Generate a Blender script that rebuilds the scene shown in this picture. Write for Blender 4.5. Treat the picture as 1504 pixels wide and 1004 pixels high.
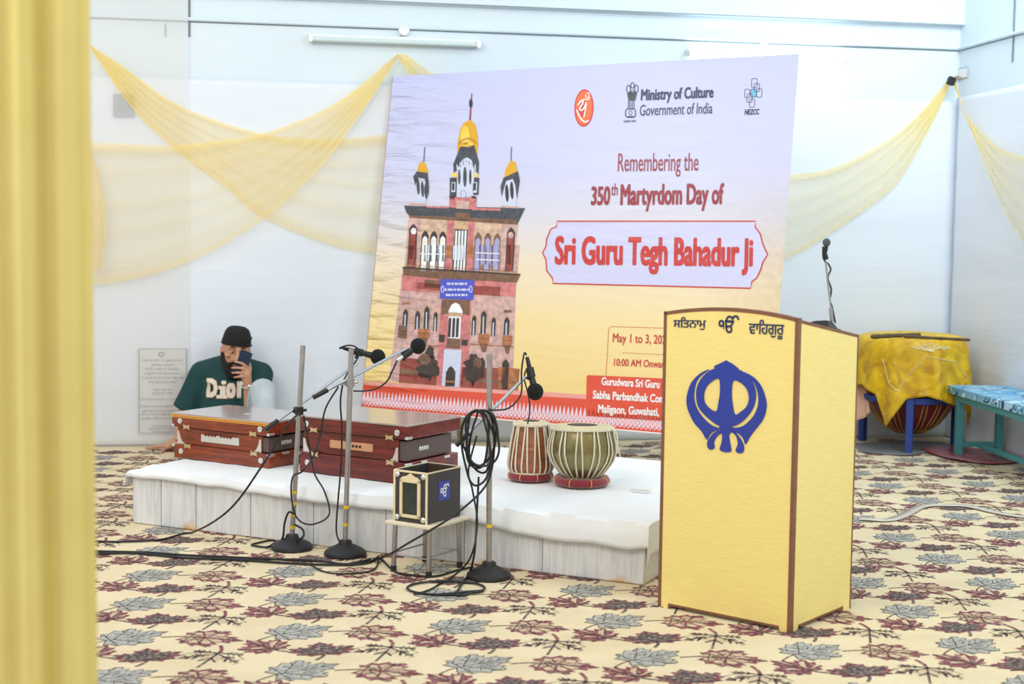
import bpy, math, random
import numpy as np
from mathutils import Vector, Matrix, geometry, noise
from mathutils.bvhtree import BVHTree
random.seed(7)
S = bpy.context.scene
COL = S.collection
for o in list(bpy.data.objects): bpy.data.objects.remove(o)

# ------------------------------------------------------------------ camera
FPX, CX, CY, HC = 2089.0, 752.0, 502.0, 1.25
PIT, ROL = math.atan(150/FPX), math.radians(0.75)
_F = Vector((0, math.cos(PIT), -math.sin(PIT))); _u0 = Vector((0, math.sin(PIT), math.cos(PIT))); _r0 = Vector((1,0,0))
_R = _r0*math.cos(ROL)+_u0*math.sin(ROL); _U = _u0*math.cos(ROL)-_r0*math.sin(ROL)
CAM = Vector((0,0,HC))
cam = bpy.data.cameras.new('camera'); co = bpy.data.objects.new('camera', cam); COL.objects.link(co)
m = Matrix((( _R.x,_U.x,-_F.x,0),(_R.y,_U.y,-_F.y,0),(_R.z,_U.z,-_F.z,HC),(0,0,0,1)))
co.matrix_world = m
cam.sensor_width = 36; cam.lens = 36*FPX/1504; cam.clip_start=.05; cam.clip_end=100
cam.dof.use_dof = True; cam.dof.focus_distance = 5.9; cam.dof.aperture_fstop = 3.2
S.camera = co

# ------------------------------------------------------------------ light
S.view_settings.view_transform='Standard'; S.view_settings.look='None'
S.view_settings.gamma=1; S.view_settings.use_curve_mapping=False
S.view_settings.exposure = 0.3
W = bpy.data.worlds.new('hall_ambient_fill'); S.world = W; W.use_nodes=True  # even ambient fill added around the open room
bg = W.node_tree.nodes['Background']; bg.inputs[0].default_value=(.92,.97,1.0,1); bg.inputs[1].default_value=.67
def area(name, loc, aim, size, sy, power, col):
    l = bpy.data.lights.new(name,'AREA'); l.shape='RECTANGLE'; l.size=size; l.size_y=sy; l.energy=power; l.color=col
    o = bpy.data.objects.new(name,l); COL.objects.link(o); o.location=loc
    o.rotation_euler = (Vector(aim)-Vector(loc)).to_track_quat('-Z','Y').to_euler(); return o
area('fill_lamp', (-1.8,1.5,3.7), (-.6,6.5,.5), 2.6, 1.2, 104, (1,.95,.86))  # added warm fill from the front left, out of view
area('fill_lamp', (2.9,2.2,3.7), (.9,6.2,.4), 2.0, 1.2, 70, (.84,.99,.95))  # added cool fill tinting the faces turned right, out of view
area('fill_lamp', (2.75,7.2,3.6), (2.6,9.0,.6), 1.0, .7, 34, (.76,.94,1))  # added fill behind the banner to brighten the right wall and corner
area('fill_lamp', (-3.0,5.2,3.6), (-1.5,7.6,.6), 1.4, 1.2, 24, (1,.98,.93))  # added fill over the left of the room, out of view

# ------------------------------------------------------------------ measuring (photo pixel -> place)
def ray(x,y): return _F*FPX+_R*(x-CX)-_U*(y-CY)
def onz(x,y,z=0.0):
    d=ray(x,y); return CAM+d*((z-HC)/d.z)
def ony(x,y,Y):
    d=ray(x,y); return CAM+d*(Y/d.y)
def onpl(x,y,P,n):
    d=ray(x,y); return CAM+d*((P-CAM).dot(n)/d.dot(n))

# ------------------------------------------------------------------ materials
def lin(c):
    c=c/255; return c/12.92 if c<=.04045 else ((c+.055)/1.055)**2.4
def rgb(c): return (lin(c[0]),lin(c[1]),lin(c[2]),1)
def new_mat(name):
    m=bpy.data.materials.new(name); m.use_nodes=True
    return m, m.node_tree.nodes, m.node_tree.links, m.node_tree.nodes['Principled BSDF']
def mat(name, c, rough=.6, metal=0, var=.12, vs=20, stretch=(1,1,1), bump=0, bs=60, c2=None, spec=.5, coat=0, sheen=0):
    m,N,L,b=new_mat(name)
    tc=N.new('ShaderNodeTexCoord'); mp=N.new('ShaderNodeMapping'); mp.inputs['Scale'].default_value=stretch
    L.new(tc.outputs['Object'],mp.inputs[0])
    nz=N.new('ShaderNodeTexNoise'); nz.inputs['Scale'].default_value=vs; nz.inputs['Detail'].default_value=6
    L.new(mp.outputs[0],nz.inputs['Vector'])
    rp=N.new('ShaderNodeValToRGB'); rp.color_ramp.elements[0].position=.3; rp.color_ramp.elements[1].position=.7
    a=rgb(c); 
    lo=rgb(c2) if c2 else tuple(x*(1-var) for x in a[:3])+(1,)
    rp.color_ramp.elements[0].color=lo; rp.color_ramp.elements[1].color=a
    L.new(nz.outputs['Fac'],rp.inputs[0]); L.new(rp.outputs[0],b.inputs['Base Color'])
    b.inputs['Roughness'].default_value=rough; b.inputs['Metallic'].default_value=metal
    b.inputs['Specular IOR Level'].default_value=spec; b.inputs['Coat Weight'].default_value=coat
    b.inputs['Coat Roughness'].default_value=.12; b.inputs['Sheen Weight'].default_value=sheen
    if bump:
        n2=N.new('ShaderNodeTexNoise'); n2.inputs['Scale'].default_value=bs; n2.inputs['Detail'].default_value=4
        L.new(mp.outputs[0],n2.inputs['Vector'])
        bp=N.new('ShaderNodeBump'); bp.inputs['Strength'].default_value=bump; bp.inputs['Distance'].default_value=.01
        L.new(n2.outputs['Fac'],bp.inputs['Height']); L.new(bp.outputs[0],b.inputs['Normal'])
    return m
def wood(name, c, c2, rough=.28, coat=.5):
    m,N,L,b=new_mat(name)
    tc=N.new('ShaderNodeTexCoord'); mp=N.new('ShaderNodeMapping'); mp.inputs['Scale'].default_value=(1.2,8,14)
    nz=N.new('ShaderNodeTexNoise'); nz.inputs['Scale'].default_value=5; nz.inputs['Detail'].default_value=8; nz.inputs['Distortion'].default_value=.6
    rp=N.new('ShaderNodeValToRGB'); rp.color_ramp.elements[0].position=.35; rp.color_ramp.elements[1].position=.68
    rp.color_ramp.elements[0].color=rgb(c2); rp.color_ramp.elements[1].color=rgb(c)
    L.new(tc.outputs['Object'],mp.inputs[0]); L.new(mp.outputs[0],nz.inputs['Vector']); L.new(nz.outputs['Fac'],rp.inputs[0]); L.new(rp.outputs[0],b.inputs['Base Color'])
    b.inputs['Roughness'].default_value=rough; b.inputs['Coat Weight'].default_value=coat; b.inputs['Coat Roughness'].default_value=.08
    return m
MT={}
def M(k): return MT[k]
MT['black']=mat('black_plastic',(24,24,27),.45)
MT['rubber']=mat('black_rubber',(30,31,35),.5,var=.3)
MT['cable']=mat('cable_rubber',(22,23,28),.45)
MT['foam']=mat('black_foam',(18,18,20),.95,bump=.6,bs=500)
MT['chrome']=mat('chrome',(186,192,202),.32,1,var=.05)
MT['steel']=mat('worn_steel_pipe',(186,182,182),.34,1,var=.22,vs=40)
MT['silver']=mat('nickel',(232,232,228),.3,.85,var=.1)
MT['brass']=mat('brass',(222,194,146),.38,.7,var=.15)
MT['white_plastic']=mat('white_plastic',(232,234,236),.4,var=.04)
MT['tape']=mat('yellow_tape',(225,190,40),.5)
MT['white_cloth']=mat('white_cotton_sheet',(238,240,243),.9,var=.04,vs=6,bump=.25,bs=9,sheen=.2)
MT['lining']=mat('white_wall_lining',(225,231,242),.85,var=.03,vs=3,stretch=(.4,.4,3),bump=.35,bs=5)
MT['wall']=mat('painted_wall',(218,230,240),.8,var=.03,vs=2)
MT['seam_and_shadow']=mat('grey_seam_and_shadow_line',(120,132,140),.7)  # grey for wall lines and for the conduit's painted shadow

# ------------------------------------------------------------------ mesh builder
class MB:
    def __init__(s): s.v=[]; s.f=[]; s.m=[]
    def add(s,vs,fs,mi=0):
        o=len(s.v); s.v+= [tuple(p) for p in vs]; s.f+=[tuple(i+o for i in f) for f in fs]; s.m+=[mi]*len(fs); return s
    def box(s,x0,x1,y0,y1,z0,z1,mi=0,M=None):
        vs=[Vector(p) for p in ((x0,y0,z0),(x1,y0,z0),(x1,y1,z0),(x0,y1,z0),(x0,y0,z1),(x1,y0,z1),(x1,y1,z1),(x0,y1,z1))]
        if M: vs=[M@v for v in vs]
        return s.add(vs,[(0,3,2,1),(4,5,6,7),(0,1,5,4),(1,2,6,5),(2,3,7,6),(3,0,4,7)],mi)
    def tube(s,pts,r,n=10,mi=0,caps=True,round_caps=False):
        P=[Vector(p) for p in pts]; k=len(P)
        rr=[r]*k if not hasattr(r,'__len__') else list(r)
        if round_caps:
            d0=(P[0]-P[1]).normalized(); d1=(P[-1]-P[-2]).normalized()
            pre=[(P[0]+d0*rr[0]*math.sin(a),rr[0]*math.cos(a)) for a in (1.5,1.2,.8,.4)]
            post=[(P[-1]+d1*rr[-1]*math.sin(a),rr[-1]*math.cos(a)) for a in (.4,.8,1.2,1.5)]
            P=[p for p,_ in pre]+P+[p for p,_ in post]; rr=[q for _,q in pre]+rr+[q for _,q in post]; k=len(P)
        T=[]
        for i in range(k):
            t=P[min(i+1,k-1)]-P[max(i-1,0)]
            T.append(t.normalized() if t.length>1e-9 else Vector((0,0,1)))
        a=Vector((0,0,1)) if abs(T[0].z)<.9 else Vector((1,0,0))
        u=(a-T[0]*a.dot(T[0])).normalized(); vs=[]
        for i in range(k):
            u=(u-T[i]*u.dot(T[i])); u=u.normalized() if u.length>1e-6 else Vector((1,0,0)); w=T[i].cross(u)
            for j in range(n):
                t=2*math.pi*j/n; vs.append(P[i]+(u*math.cos(t)+w*math.sin(t))*rr[i])
        fs=[(i*n+j,i*n+(j+1)%n,(i+1)*n+(j+1)%n,(i+1)*n+j) for i in range(k-1) for j in range(n)]
        if caps: fs+=[tuple(range(n-1,-1,-1)),tuple((k-1)*n+j for j in range(n))]
        return s.add(vs,fs,mi)
    def lathe(s,prof,n=32,mi=0,M=None,close=False):
        vs=[];k=len(prof)
        for r,z in prof:
            for j in range(n):
                t=2*math.pi*j/n; v=Vector((r*math.cos(t),r*math.sin(t),z)); vs.append(M@v if M else v)
        rng=range(k) if close else range(k-1)
        fs=[(i*n+j,i*n+(j+1)%n,((i+1)%k)*n+(j+1)%n,((i+1)%k)*n+j) for i in rng for j in range(n)]
        if not close: fs+=[tuple(range(n-1,-1,-1)),tuple((k-1)*n+j for j in range(n))]
        return s.add(vs,fs,mi)
    def ball(s,c,rx,ry=None,rz=None,mi=0,n=20,M=None):
        ry=ry or rx; rz=rz or rx; c=Vector(c); vs=[];k=12
        for i in range(k+1):
            a=math.pi*i/k
            for j in range(n):
                t=2*math.pi*j/n
                q=Vector((rx*math.sin(a)*math.cos(t),ry*math.sin(a)*math.sin(t),-rz*math.cos(a)))
                vs.append((M@q if M else q)+c)
        fs=[(i*n+j,i*n+(j+1)%n,(i+1)*n+(j+1)%n,(i+1)*n+j) for i in range(k) for j in range(n)]
        return s.add(vs,fs,mi)
    def grid(s,fn,nu,nv,mi=0):
        vs=[fn(i/nu,j/nv) for j in range(nv+1) for i in range(nu+1)]
        fs=[(j*(nu+1)+i,j*(nu+1)+i+1,(j+1)*(nu+1)+i+1,(j+1)*(nu+1)+i) for j in range(nv) for i in range(nu)]
        return s.add(vs,fs,mi)
    def flat(s,loops,fn,mi=0):
        """filled 2D loops (first outer, others holes) mapped by fn(x,y)"""
        vv=[[Vector((p[0],p[1],0)) for p in l] for l in loops]
        fs=geometry.tessellate_polygon(vv); al=[p for l in vv for p in l]
        return s.add([fn(p.x,p.y) for p in al],fs,mi)
    def prism(s,pts,fn,d,mi=0):
        """2D outline extruded: fn(x,y,depth), depth 0..d"""
        n=len(pts); vv=[Vector((p[0],p[1],0)) for p in pts]; t=geometry.tessellate_polygon([vv])
        vs=[fn(p.x,p.y,0) for p in vv]+[fn(p.x,p.y,d) for p in vv]
        fs=list(t)+[(c+n,b+n,a+n) for a,b,c in t]+[(i,(i+1)%n,(i+1)%n+n,i+n) for i in range(n)]
        return s.add(vs,fs,mi)
    def stroke(s,pts,w,fn,mi=0,closed=False):
        """flat ribbon of width w along 2D points"""
        P=[Vector((p[0],p[1])) for p in pts]; k=len(P); a=[];b=[]
        for i in range(k):
            p0=P[(i-1)%k] if closed or i>0 else P[i]; p1=P[(i+1)%k] if closed or i<k-1 else P[i]
            t=p1-p0; t=t.normalized() if t.length>0 else Vector((1,0)); n=Vector((-t.y,t.x))*w/2
            a.append(P[i]+n); b.append(P[i]-n)
        vs=[fn(p.x,p.y) for p in a]+[fn(p.x,p.y) for p in b]
        fs=[(i,(i+1)%k,(i+1)%k+k,i+k) for i in range(k if closed else k-1)]
        return s.add(vs,fs,mi)
    def xf(s,Mx): s.v=[tuple(Mx@Vector(p)) for p in s.v]; return s
    def build(s,name,mats,parent=None,smooth=35,bevel=0,solid=0,sub=0,fix=True):
        me=bpy.data.meshes.new(name); me.from_pydata(s.v,[],s.f)
        if not isinstance(mats,(list,tuple)): mats=[mats]
        for q in mats: me.materials.append(MT[q] if isinstance(q,str) else q)
        me.polygons.foreach_set('material_index',s.m)
        if fix:
            import bmesh
            bm=bmesh.new(); bm.from_mesh(me); bmesh.ops.recalc_face_normals(bm,faces=bm.faces); bm.to_mesh(me); bm.free()
        if smooth is not None:
            me.shade_smooth(); me.set_sharp_from_angle(angle=math.radians(smooth))
        me.update()
        o=bpy.data.objects.new(name,me); COL.objects.link(o)
        if parent: o.parent=parent
        if solid: q=o.modifiers.new('thick','SOLIDIFY'); q.thickness=solid; q.offset=0
        if bevel: q=o.modifiers.new('bevel','BEVEL'); q.width=bevel; q.segments=2; q.limit_method='ANGLE'
        if sub: q=o.modifiers.new('sub','SUBSURF'); q.levels=sub; q.render_levels=sub
        return o
def tag(o,label,cat,group=None,kind=None):
    o['label']=label; o['category']=cat
    if group: o['group']=group
    if kind: o['kind']=kind
    return o
def thing(name,label,cat,loc=(0,0,0),rz=0,group=None):
    o=bpy.data.objects.new(name,None); o.empty_display_size=.1; COL.objects.link(o)
    o.location=loc; o.rotation_euler=(0,0,rz); o['_m']=1; del o['_m']
    tag(o,label,cat,group)
    return o
def inv(loc,rz=0): return (Matrix.Translation(Vector(loc))@Matrix.Rotation(rz,4,'Z')).inverted()
def structure(o): o['kind']='structure'; return o
def spline(pts,n=8):
    P=[Vector(p) for p in pts]; out=[]
    for i in range(len(P)-1):
        p0=P[max(i-1,0)];p1=P[i];p2=P[i+1];p3=P[min(i+2,len(P)-1)]
        for k in range(n):
            t=k/n; out.append(.5*((2*p1)+(-p0+p2)*t+(2*p0-5*p1+4*p2-p3)*t*t+(-p0+3*p1-3*p2+p3)*t**3))
    out.append(P[-1]); return out
def sp2(pts,n=6,closed=True):
    if not closed: return [(p.x,p.y) for p in spline([(a,b,0) for a,b in pts],n)]
    k=len(pts); P=[Vector((a,b,0)) for a,b in pts]; out=[]
    for i in range(k):
        p0=P[i-1];p1=P[i];p2=P[(i+1)%k];p3=P[(i+2)%k]
        for q in range(n):
            t=q/n; w=.5*((2*p1)+(-p0+p2)*t+(2*p0-5*p1+4*p2-p3)*t*t+(-p0+3*p1-3*p2+p3)*t**3); out.append((w.x,w.y))
    return out
def text2d(body,bold=0,res=3):
    """a word as normalised 2D triangles, box 0..1; bold thickens the strokes"""
    cu=bpy.data.curves.new('t','FONT'); cu.body=body; cu.resolution_u=res; cu.size=1
    ob=bpy.data.objects.new('t',cu); COL.objects.link(ob)
    dg=bpy.context.evaluated_depsgraph_get(); me=bpy.data.meshes.new_from_object(ob.evaluated_get(dg))
    v0=[(v.co.x,v.co.y) for v in me.vertices]; f0=[tuple(p.vertices) for p in me.polygons]
    bpy.data.objects.remove(ob); bpy.data.curves.remove(cu); bpy.data.meshes.remove(me)
    vs=[];fs=[]
    for dx,dy in ([(0,0)] if not bold else [(bold*c*1.5,bold*d*.8) for c,d in ((-1,0),(-.5,0),(0,0),(.5,0),(1,0),(-.7,1),(.7,1),(-.7,-1),(.7,-1))]):
        n=len(vs); vs+=[(x+dx,y+dy) for x,y in v0]; fs+=[tuple(k+n for k in f) for f in f0]
    x0=min(v[0] for v in vs);x1=max(v[0] for v in vs);y0=min(v[1] for v in vs);y1=max(v[1] for v in vs)
    return [((x-x0)/(x1-x0),(y-y0)/(y1-y0)) for x,y in vs],fs

# ------------------------------------------------------------------ room shell
CN=Vector((2.857,9.263,0)); EX=Vector((.9856,.1693,0)); NI=Vector((.1693,-.9856,0))   # corner, along back wall (right), into the room
W1=CN-EX*5.4
RZ=math.atan2(.1693,.9856)
def room(a,b,z): return CN-EX*a+NI*b+Vector((0,0,z))          # a left of the corner, b out of the back wall
def mb_room(a0,a1,b0,b1,z0,z1):
    q=MB(); q.add([room(a,b,z) for z in (z0,z1) for (a,b) in ((a0,b0),(a1,b0),(a1,b1),(a0,b1))],[(0,1,2,3),(7,6,5,4),(0,4,5,1),(1,5,6,2),(2,6,7,3),(3,7,4,0)]); return q
structure(mb_room(-.15,8.0,-.15,0,0,3.7).build('wall_back','wall'))
structure(mb_room(-.15,0,0,7.6,0,3.7).build('wall_right','wall'))
HB=2.512
def wallpx(x,y,off=0.0): return onpl(x,y,CN+NI*off,NI)
def rwallpx(x,y,off=0.0): return onpl(x,y,CN-EX*off,EX)
# conduit and ledge running along the walls
q=MB(); q.tube([room(7.9,.016,HB),room(.02,.016,HB)],.011,8); structure(q.build('trim_1','wall'))
q=mb_room(.0,7.9,0,.004,HB-.017,HB-.012); structure(q.build('trim_2','seam_and_shadow'))  # dark strip painting the shadow line under the conduit
q=mb_room(0,7.9,0,.05,2.652,3.7); structure(q.build('trim_3','wall'))
q=mb_room(0,7.9,.0501,.053,2.652,2.657); structure(q.build('trim_4','seam_and_shadow'))
q=MB(); q.tube([room(.016,.02,HB),room(.016,6,HB)],.011,8); structure(q.build('trim_5','wall'))
q=mb_room(0,.004,.02,6,HB-.017,HB-.012); structure(q.build('trim_6','seam_and_shadow'))  # painted shadow line again, under the side wall conduit
def vline(x,y0,y1,fn,w=.006):
    a=fn(x,y0,.004); b=fn(x,y1,.004); q=MB(); q.tube([a,Vector((a.x,a.y,b.z))],w,6); return q
structure(vline(278,-10,54,wallpx).build('trim_7','seam_and_shadow'))
structure(vline(1491,-10,90,rwallpx).build('trim_8','seam_and_shadow'))
structure(vline(243,36,54,wallpx,.004).build('trim_9','seam_and_shadow'))

# carpet floor with woven maple leaves
m,N,L,b=new_mat('cream_carpet'); MT['carpet']=m
def carpet_mat(key,c,c2,name,var=0.55):
    m,N,L,b=new_mat(name); MT[key]=m
    tc=N.new('ShaderNodeTexCoord')
    nz=N.new('ShaderNodeTexNoise'); nz.inputs['Scale'].default_value=260; nz.inputs['Detail'].default_value=3
    n2=N.new('ShaderNodeTexNoise'); n2.inputs['Scale'].default_value=4; n2.inputs['Detail'].default_value=4
    rp=N.new('ShaderNodeValToRGB'); rp.color_ramp.elements[0].position=.36; rp.color_ramp.elements[1].position=.62
    rp.color_ramp.elements[0].color=rgb(c2); rp.color_ramp.elements[1].color=rgb(c)
    mx=N.new('ShaderNodeMix'); mx.data_type='RGBA'; mx.blend_type='MULTIPLY'; mx.inputs[0].default_value=.35
    r2=N.new('ShaderNodeValToRGB'); r2.color_ramp.elements[0].color=(.72,.68,.6,1); r2.color_ramp.elements[0].position=.35; r2.color_ramp.elements[1].position=.6
    L.new(tc.outputs['Object'],nz.inputs['Vector']); L.new(tc.outputs['Object'],n2.inputs['Vector'])
    L.new(nz.outputs['Fac'],rp.inputs[0]); L.new(n2.outputs['Fac'],r2.inputs[0])
    L.new(rp.outputs[0],mx.inputs[6]); L.new(r2.outputs[0],mx.inputs[7])
    n4=N.new('ShaderNodeTexNoise'); n4.inputs['Scale'].default_value=70; n4.inputs['Detail'].default_value=5; L.new(tc.outputs['Object'],n4.inputs['Vector'])
    r4=N.new('ShaderNodeMapRange'); r4.inputs[1].default_value=.48; r4.inputs[2].default_value=.72; r4.inputs[4].default_value=var; L.new(n4.outputs['Fac'],r4.inputs[0])
    m4=N.new('ShaderNodeMix'); m4.data_type='RGBA'; m4.inputs[7].default_value=rgb((222,204,174)); L.new(r4.outputs[0],m4.inputs[0]); L.new(mx.outputs[2],m4.inputs[6]); L.new(m4.outputs[2],b.inputs['Base Color'])
    bp=N.new('ShaderNodeBump'); bp.inputs['Strength'].default_value=.5; bp.inputs['Distance'].default_value=.004
    L.new(nz.outputs['Fac'],bp.inputs['Height']); L.new(bp.outputs[0],b.inputs['Normal'])
    b.inputs['Roughness'].default_value=.95; b.inputs['Specular IOR Level'].default_value=.15
carpet_mat('carpet',(236,219,186),(216,197,162),'cream_carpet')
carpet_mat('lf_grey',(188,188,184),(146,148,148),'grey_leaf_pile')
carpet_mat('lf_line',(96,88,92),(62,54,60),'charcoal_leaf_pile')
carpet_mat('lf_red',(150,84,96),(108,54,68),'maroon_leaf_pile')
carpet_mat('lf_tan',(224,204,172),(184,152,128),'tan_leaf_pile')
carpet_mat('lf_dark',(116,102,104),(76,64,68),'dark_leaf_pile')
CM=['carpet','lf_grey','lf_line','lf_red','lf_tan','lf_dark']
q=mb_room(-.15,8.0,-.15,9.6,-.08,0)
MAPLE=[(0,-.30),(.09,-.35),(.20,-.40),(.23,-.31),(.37,-.28),(.34,-.18),(.47,-.07),(.38,.0),(.46,.13),(.40,.19),(.33,.15),(.29,.24),(.21,.16),(.16,.24),(.18,.36),(.10,.35),(0,.50)]
MAPLE=MAPLE+[(-x,y) for x,y in MAPLE[-2:0:-1]]
VEINS=[[(0,-.30),(0,.48)],[(0,-.22),(.42,.1)],[(0,-.22),(-.42,.1)],[(0,-.26),(.36,-.26)],[(0,-.26),(-.36,-.26)],[(0,0),(.13,.16)],[(0,0),(-.13,.16)],[(.2,-.07),(.3,-.12)],[(-.2,-.07),(-.3,-.12)],[(.2,-.07),(.25,.12)],[(-.2,-.07),(-.25,.12)]]
FINE=[[(.1,-.14),(.16,-.28)],[(-.1,-.14),(-.16,-.28)],[(.14,-.1),(.13,.08)],[(-.14,-.1),(-.13,.08)],[(.3,.0),(.42,.02)],[(-.3,.0),(-.42,.02)],[(.0,.12),(.12,.26)],[(0,.12),(-.12,.26)],[(0,.25),(.07,.34)],[(0,.25),(-.07,.34)],[(.2,-.26),(.3,-.2)],[(-.2,-.26),(-.3,-.2)],[(.08,-.02),(.2,.1)],[(-.08,-.02),(-.2,.1)]]
STEM=[(0,-.30),(.03,-.42),(.10,-.56),(.14,-.62)]
def leaf(q,cx,cy,ang,sx,sy,kind,rnd):
    ca,sa=math.cos(ang),math.sin(ang)
    def fn_(z):
        def fn(x,y):
            X,Y=x*sx,y*sy; p=EX*(X*ca-Y*sa)-NI*(X*sa+Y*ca)
            return Vector((cx+p.x,cy+p.y,z))
        return fn
    f1,f2,f3=fn_(.0006),fn_(.0012),fn_(.0018)
    sc=lambda k:[(x*k,(y+.05)*k-.05) for x,y in MAPLE]
    if kind=='grey':
        q.flat([MAPLE],f1,1); q.stroke(MAPLE,.017,f2,2,True)
        for v in VEINS: q.stroke(v,.016,f2,2)
        for v in FINE: q.stroke(v,.012,f2,2)
        q.stroke(STEM,.025,f2,2)
    elif kind=='round':
        q.flat([MAPLE],f1,3); 
        for a in range(9):
            t=2*math.pi*(a+.3)/9+.2; r0,r1=.05,.33
            c,s_=math.cos(t),math.sin(t); w=.075
            q.flat([[(c*r0,s_*r0-.05),(c*r1*.8-s_*w,s_*r1*.8+c*w-.05),(c*r1,s_*r1-.05),(c*r1*.8+s_*w,s_*r1*.8-c*w-.05)]],f2,4)
        for v in VEINS[:5]: q.stroke(v,.018,f3,2)
        for v in FINE[:8]: q.stroke(v,.012,f3,2)
        q.stroke(STEM,.03,f2,2)
    elif kind=='dark':
        q.flat([MAPLE],f1,3); q.flat([sc(.72)],f2,5)
        for v in VEINS: q.stroke(v,.02,f3,2)
        for v in FINE: q.stroke(v,.014,f3,2)
        q.stroke(STEM,.05,f2,5)
    elif kind=='tail':
        q.flat([MAPLE],f1,3)
        q.flat([[(.03,-.2),(.38,.08),(.24,.1),(.12,.0)]],f2,4); q.flat([[(.05,-.24),(.36,-.16),(.3,-.24)]],f2,4); q.flat([[(-.03,-.2),(-.3,.02),(-.16,.05)]],f2,4); q.flat([[(.02,.05),(.07,.3),(.02,.4)]],f2,4)
        for v in VEINS[:7]: q.stroke(v,.022,f3,2)
        q.stroke(STEM,.045,f2,2)
    else:
        for v in VEINS: q.stroke(v,.035,f2,2)
        for v in VEINS[1:5]:
            (a,b_),(c,d)=v; ln=math.hypot(c-a,d-b_); ux,uy=(c-a)/ln,(d-b_)/ln
            for k in range(3):
                t=.35+.22*k; px,py=a+(c-a)*t,b_+(d-b_)*t
                q.stroke([(px,py),(px+ux*.06-uy*.08,py+uy*.06+ux*.08)],.02,f2,2); q.stroke([(px,py),(px+ux*.06+uy*.08,py+uy*.06-ux*.08)],.02,f2,2)
        q.stroke(STEM,.055,f2,3)
        q.flat([[(.2,-.3),(.42,-.28),(.3,-.18)]],f1,3); q.flat([[(.3,.0),(.46,.14),(.3,.12)]],f1,3)
        q.stroke(MAPLE[3:9],.012,f2,2); q.stroke(MAPLE[-9:-3],.012,f2,2); q.flat([[(0,-.2),(.22,-.02),(.1,.1),(-.1,.1),(-.22,-.02)]],f1,4)
o0=Vector((-.164,4.515,0)); U_=EX*.518; V_=-NI*.411
LEAVES=[('grey',0.01,0.012,-1.15,.20,.245),('dark',.078,.213,.08,-.225,.165),('tail',-.098,.272,.65,.18,.18),('round',.25,-.03,-1.95,.20,.235),('twig',.267,.165,2.75,.21,.21)]
for i in range(-9,9):
    for j in range(-7,13):
        for kind,de,dn,an,sx,sy in LEAVES:
            e=i*.518+de; n_=j*.411+dn
            if e>1.66: n_-=.07; e-=.03
            P=o0+EX*e-NI*n_
            rel=P-CN; a_=-(rel.dot(EX)); b_=rel.dot(NI)
            if a_<.12 or b_<.12 or a_>7.8 or b_>8.2: continue
            if P.y<2.6: continue
            if abs(P.x)>P.y*.52+.5: continue
            leaf(q,P.x,P.y,an+(0.0 if e<1.63 else .1),sx,sy,kind,random)
structure(q.build('floor',CM,smooth=None,fix=False))

# white lining cloth pinned along the walls
def lining(name,label,a,b,zt,zb,fn,seed):
    q=MB()
    def g(u,v):
        x=a+(b-a)*u; z=zb+(zt-zb)*v
        w=.004*noise.noise(Vector((x*.9+seed,z*5,0)))+.003*math.sin(x*9+seed)*v
        return fn(x,.014+w,z)
    q.grid(g,90,60); return tag(q.build(name,'lining',solid=.002),label,'wall cloth')
lining('wall_cloth','white cloth lining across the back wall behind the banner',.012,5.6,2.17,.012,lambda x,d,z:room(x,d,z),0)
lining('wall_cloth','white cloth lining on the right side wall behind the bench',.012,3.2,2.2,.012,lambda x,d,z:room(d,x,z),5)

# ------------------------------------------------------------------ podium
A_,B_=onz(967,890),onz(1160,930)
prz=math.atan2((B_-A_).y,(B_-A_).x); PW,PD,PH=.505,.427,1.012
root=thing('podium','yellow laminate speaking podium with brown edges and blue emblem','podium',A_,prz)
def lam(key,c,name):
    m=mat(name,c,.36,var=.07,vs=14,stretch=(1,1,9),bump=.16,bs=30); MT[key]=m
lam('lam',(248,224,140),'yellow_laminate')
MT['edge']=mat('brown_edge_band',(136,88,62),.5,var=.25)
MT['lam_top']=mat('pale_laminate',(222,228,226),.3,var=.05)
MT['acrylic']=mat('blue_acrylic',(20,48,158),.12,var=.12,vs=5,spec=.6,coat=.2)
MT['letter']=mat('navy_lettering',(26,38,86),.35)
def arch(t): return PH+.024*(1-(2*t-1)**2)
fp=[(0,0),(.035,0),(.042,.016),(PW-.042,.016),(PW-.035,0),(PW,0)]+[(PW*(1-t/14),arch(1-t/14)) for t in range(15)]
q=MB(); q.prism(fp,lambda x,y,d:Vector((x,d,y)),.018); q.build('front_panel','lam',root,smooth=20)
def side(x0):
    q=MB(); pts=[(.018,0),(.05,0),(.057,.016),(PD-.057,.016),(PD-.05,0),(PD,0),(PD,.942),(.018,1.006)]
    q.prism(pts,lambda x,y,d:Vector((x0+d,x,y)),.018); q.build('side_panel','lam',root,smooth=20)
side(0); side(PW-.018)
q=MB(); q.box(.018,PW-.018,PD-.02,PD-.004,.30,.92); q.build('back_rail','lam',root)
q=MB(); q.prism([(.02,.985),(PD+.004,.921),(PD+.004,.939),(.02,1.003)],lambda x,y,d:Vector((.019+d,x,y)),PW-.038); q.build('desk_top','lam_top',root,smooth=20)
q=MB(); w=.0105; e=.0015
q.box(-e,w,-e,.019,0,PH+.003); q.box(PW-w,PW+e,-e,.019,0,PH+.003)
for t in range(14):
    x0,x1=PW*t/14,PW*(t+1)/14; z0,z1=arch(t/14),arch((t+1)/14)
    q.add([(x0,-e,z0-w),(x1,-e,z1-w),(x1,-e,z1+e),(x0,-e,z0+e),(x0,.019,z0-w),(x1,.019,z1-w),(x1,.019,z1+e),(x0,.019,z0+e)],[(0,1,2,3),(7,6,5,4),(3,2,6,7),(0,4,5,1)])
q.box(.04,PW-.04,-e,.017,.011,.018)
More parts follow.
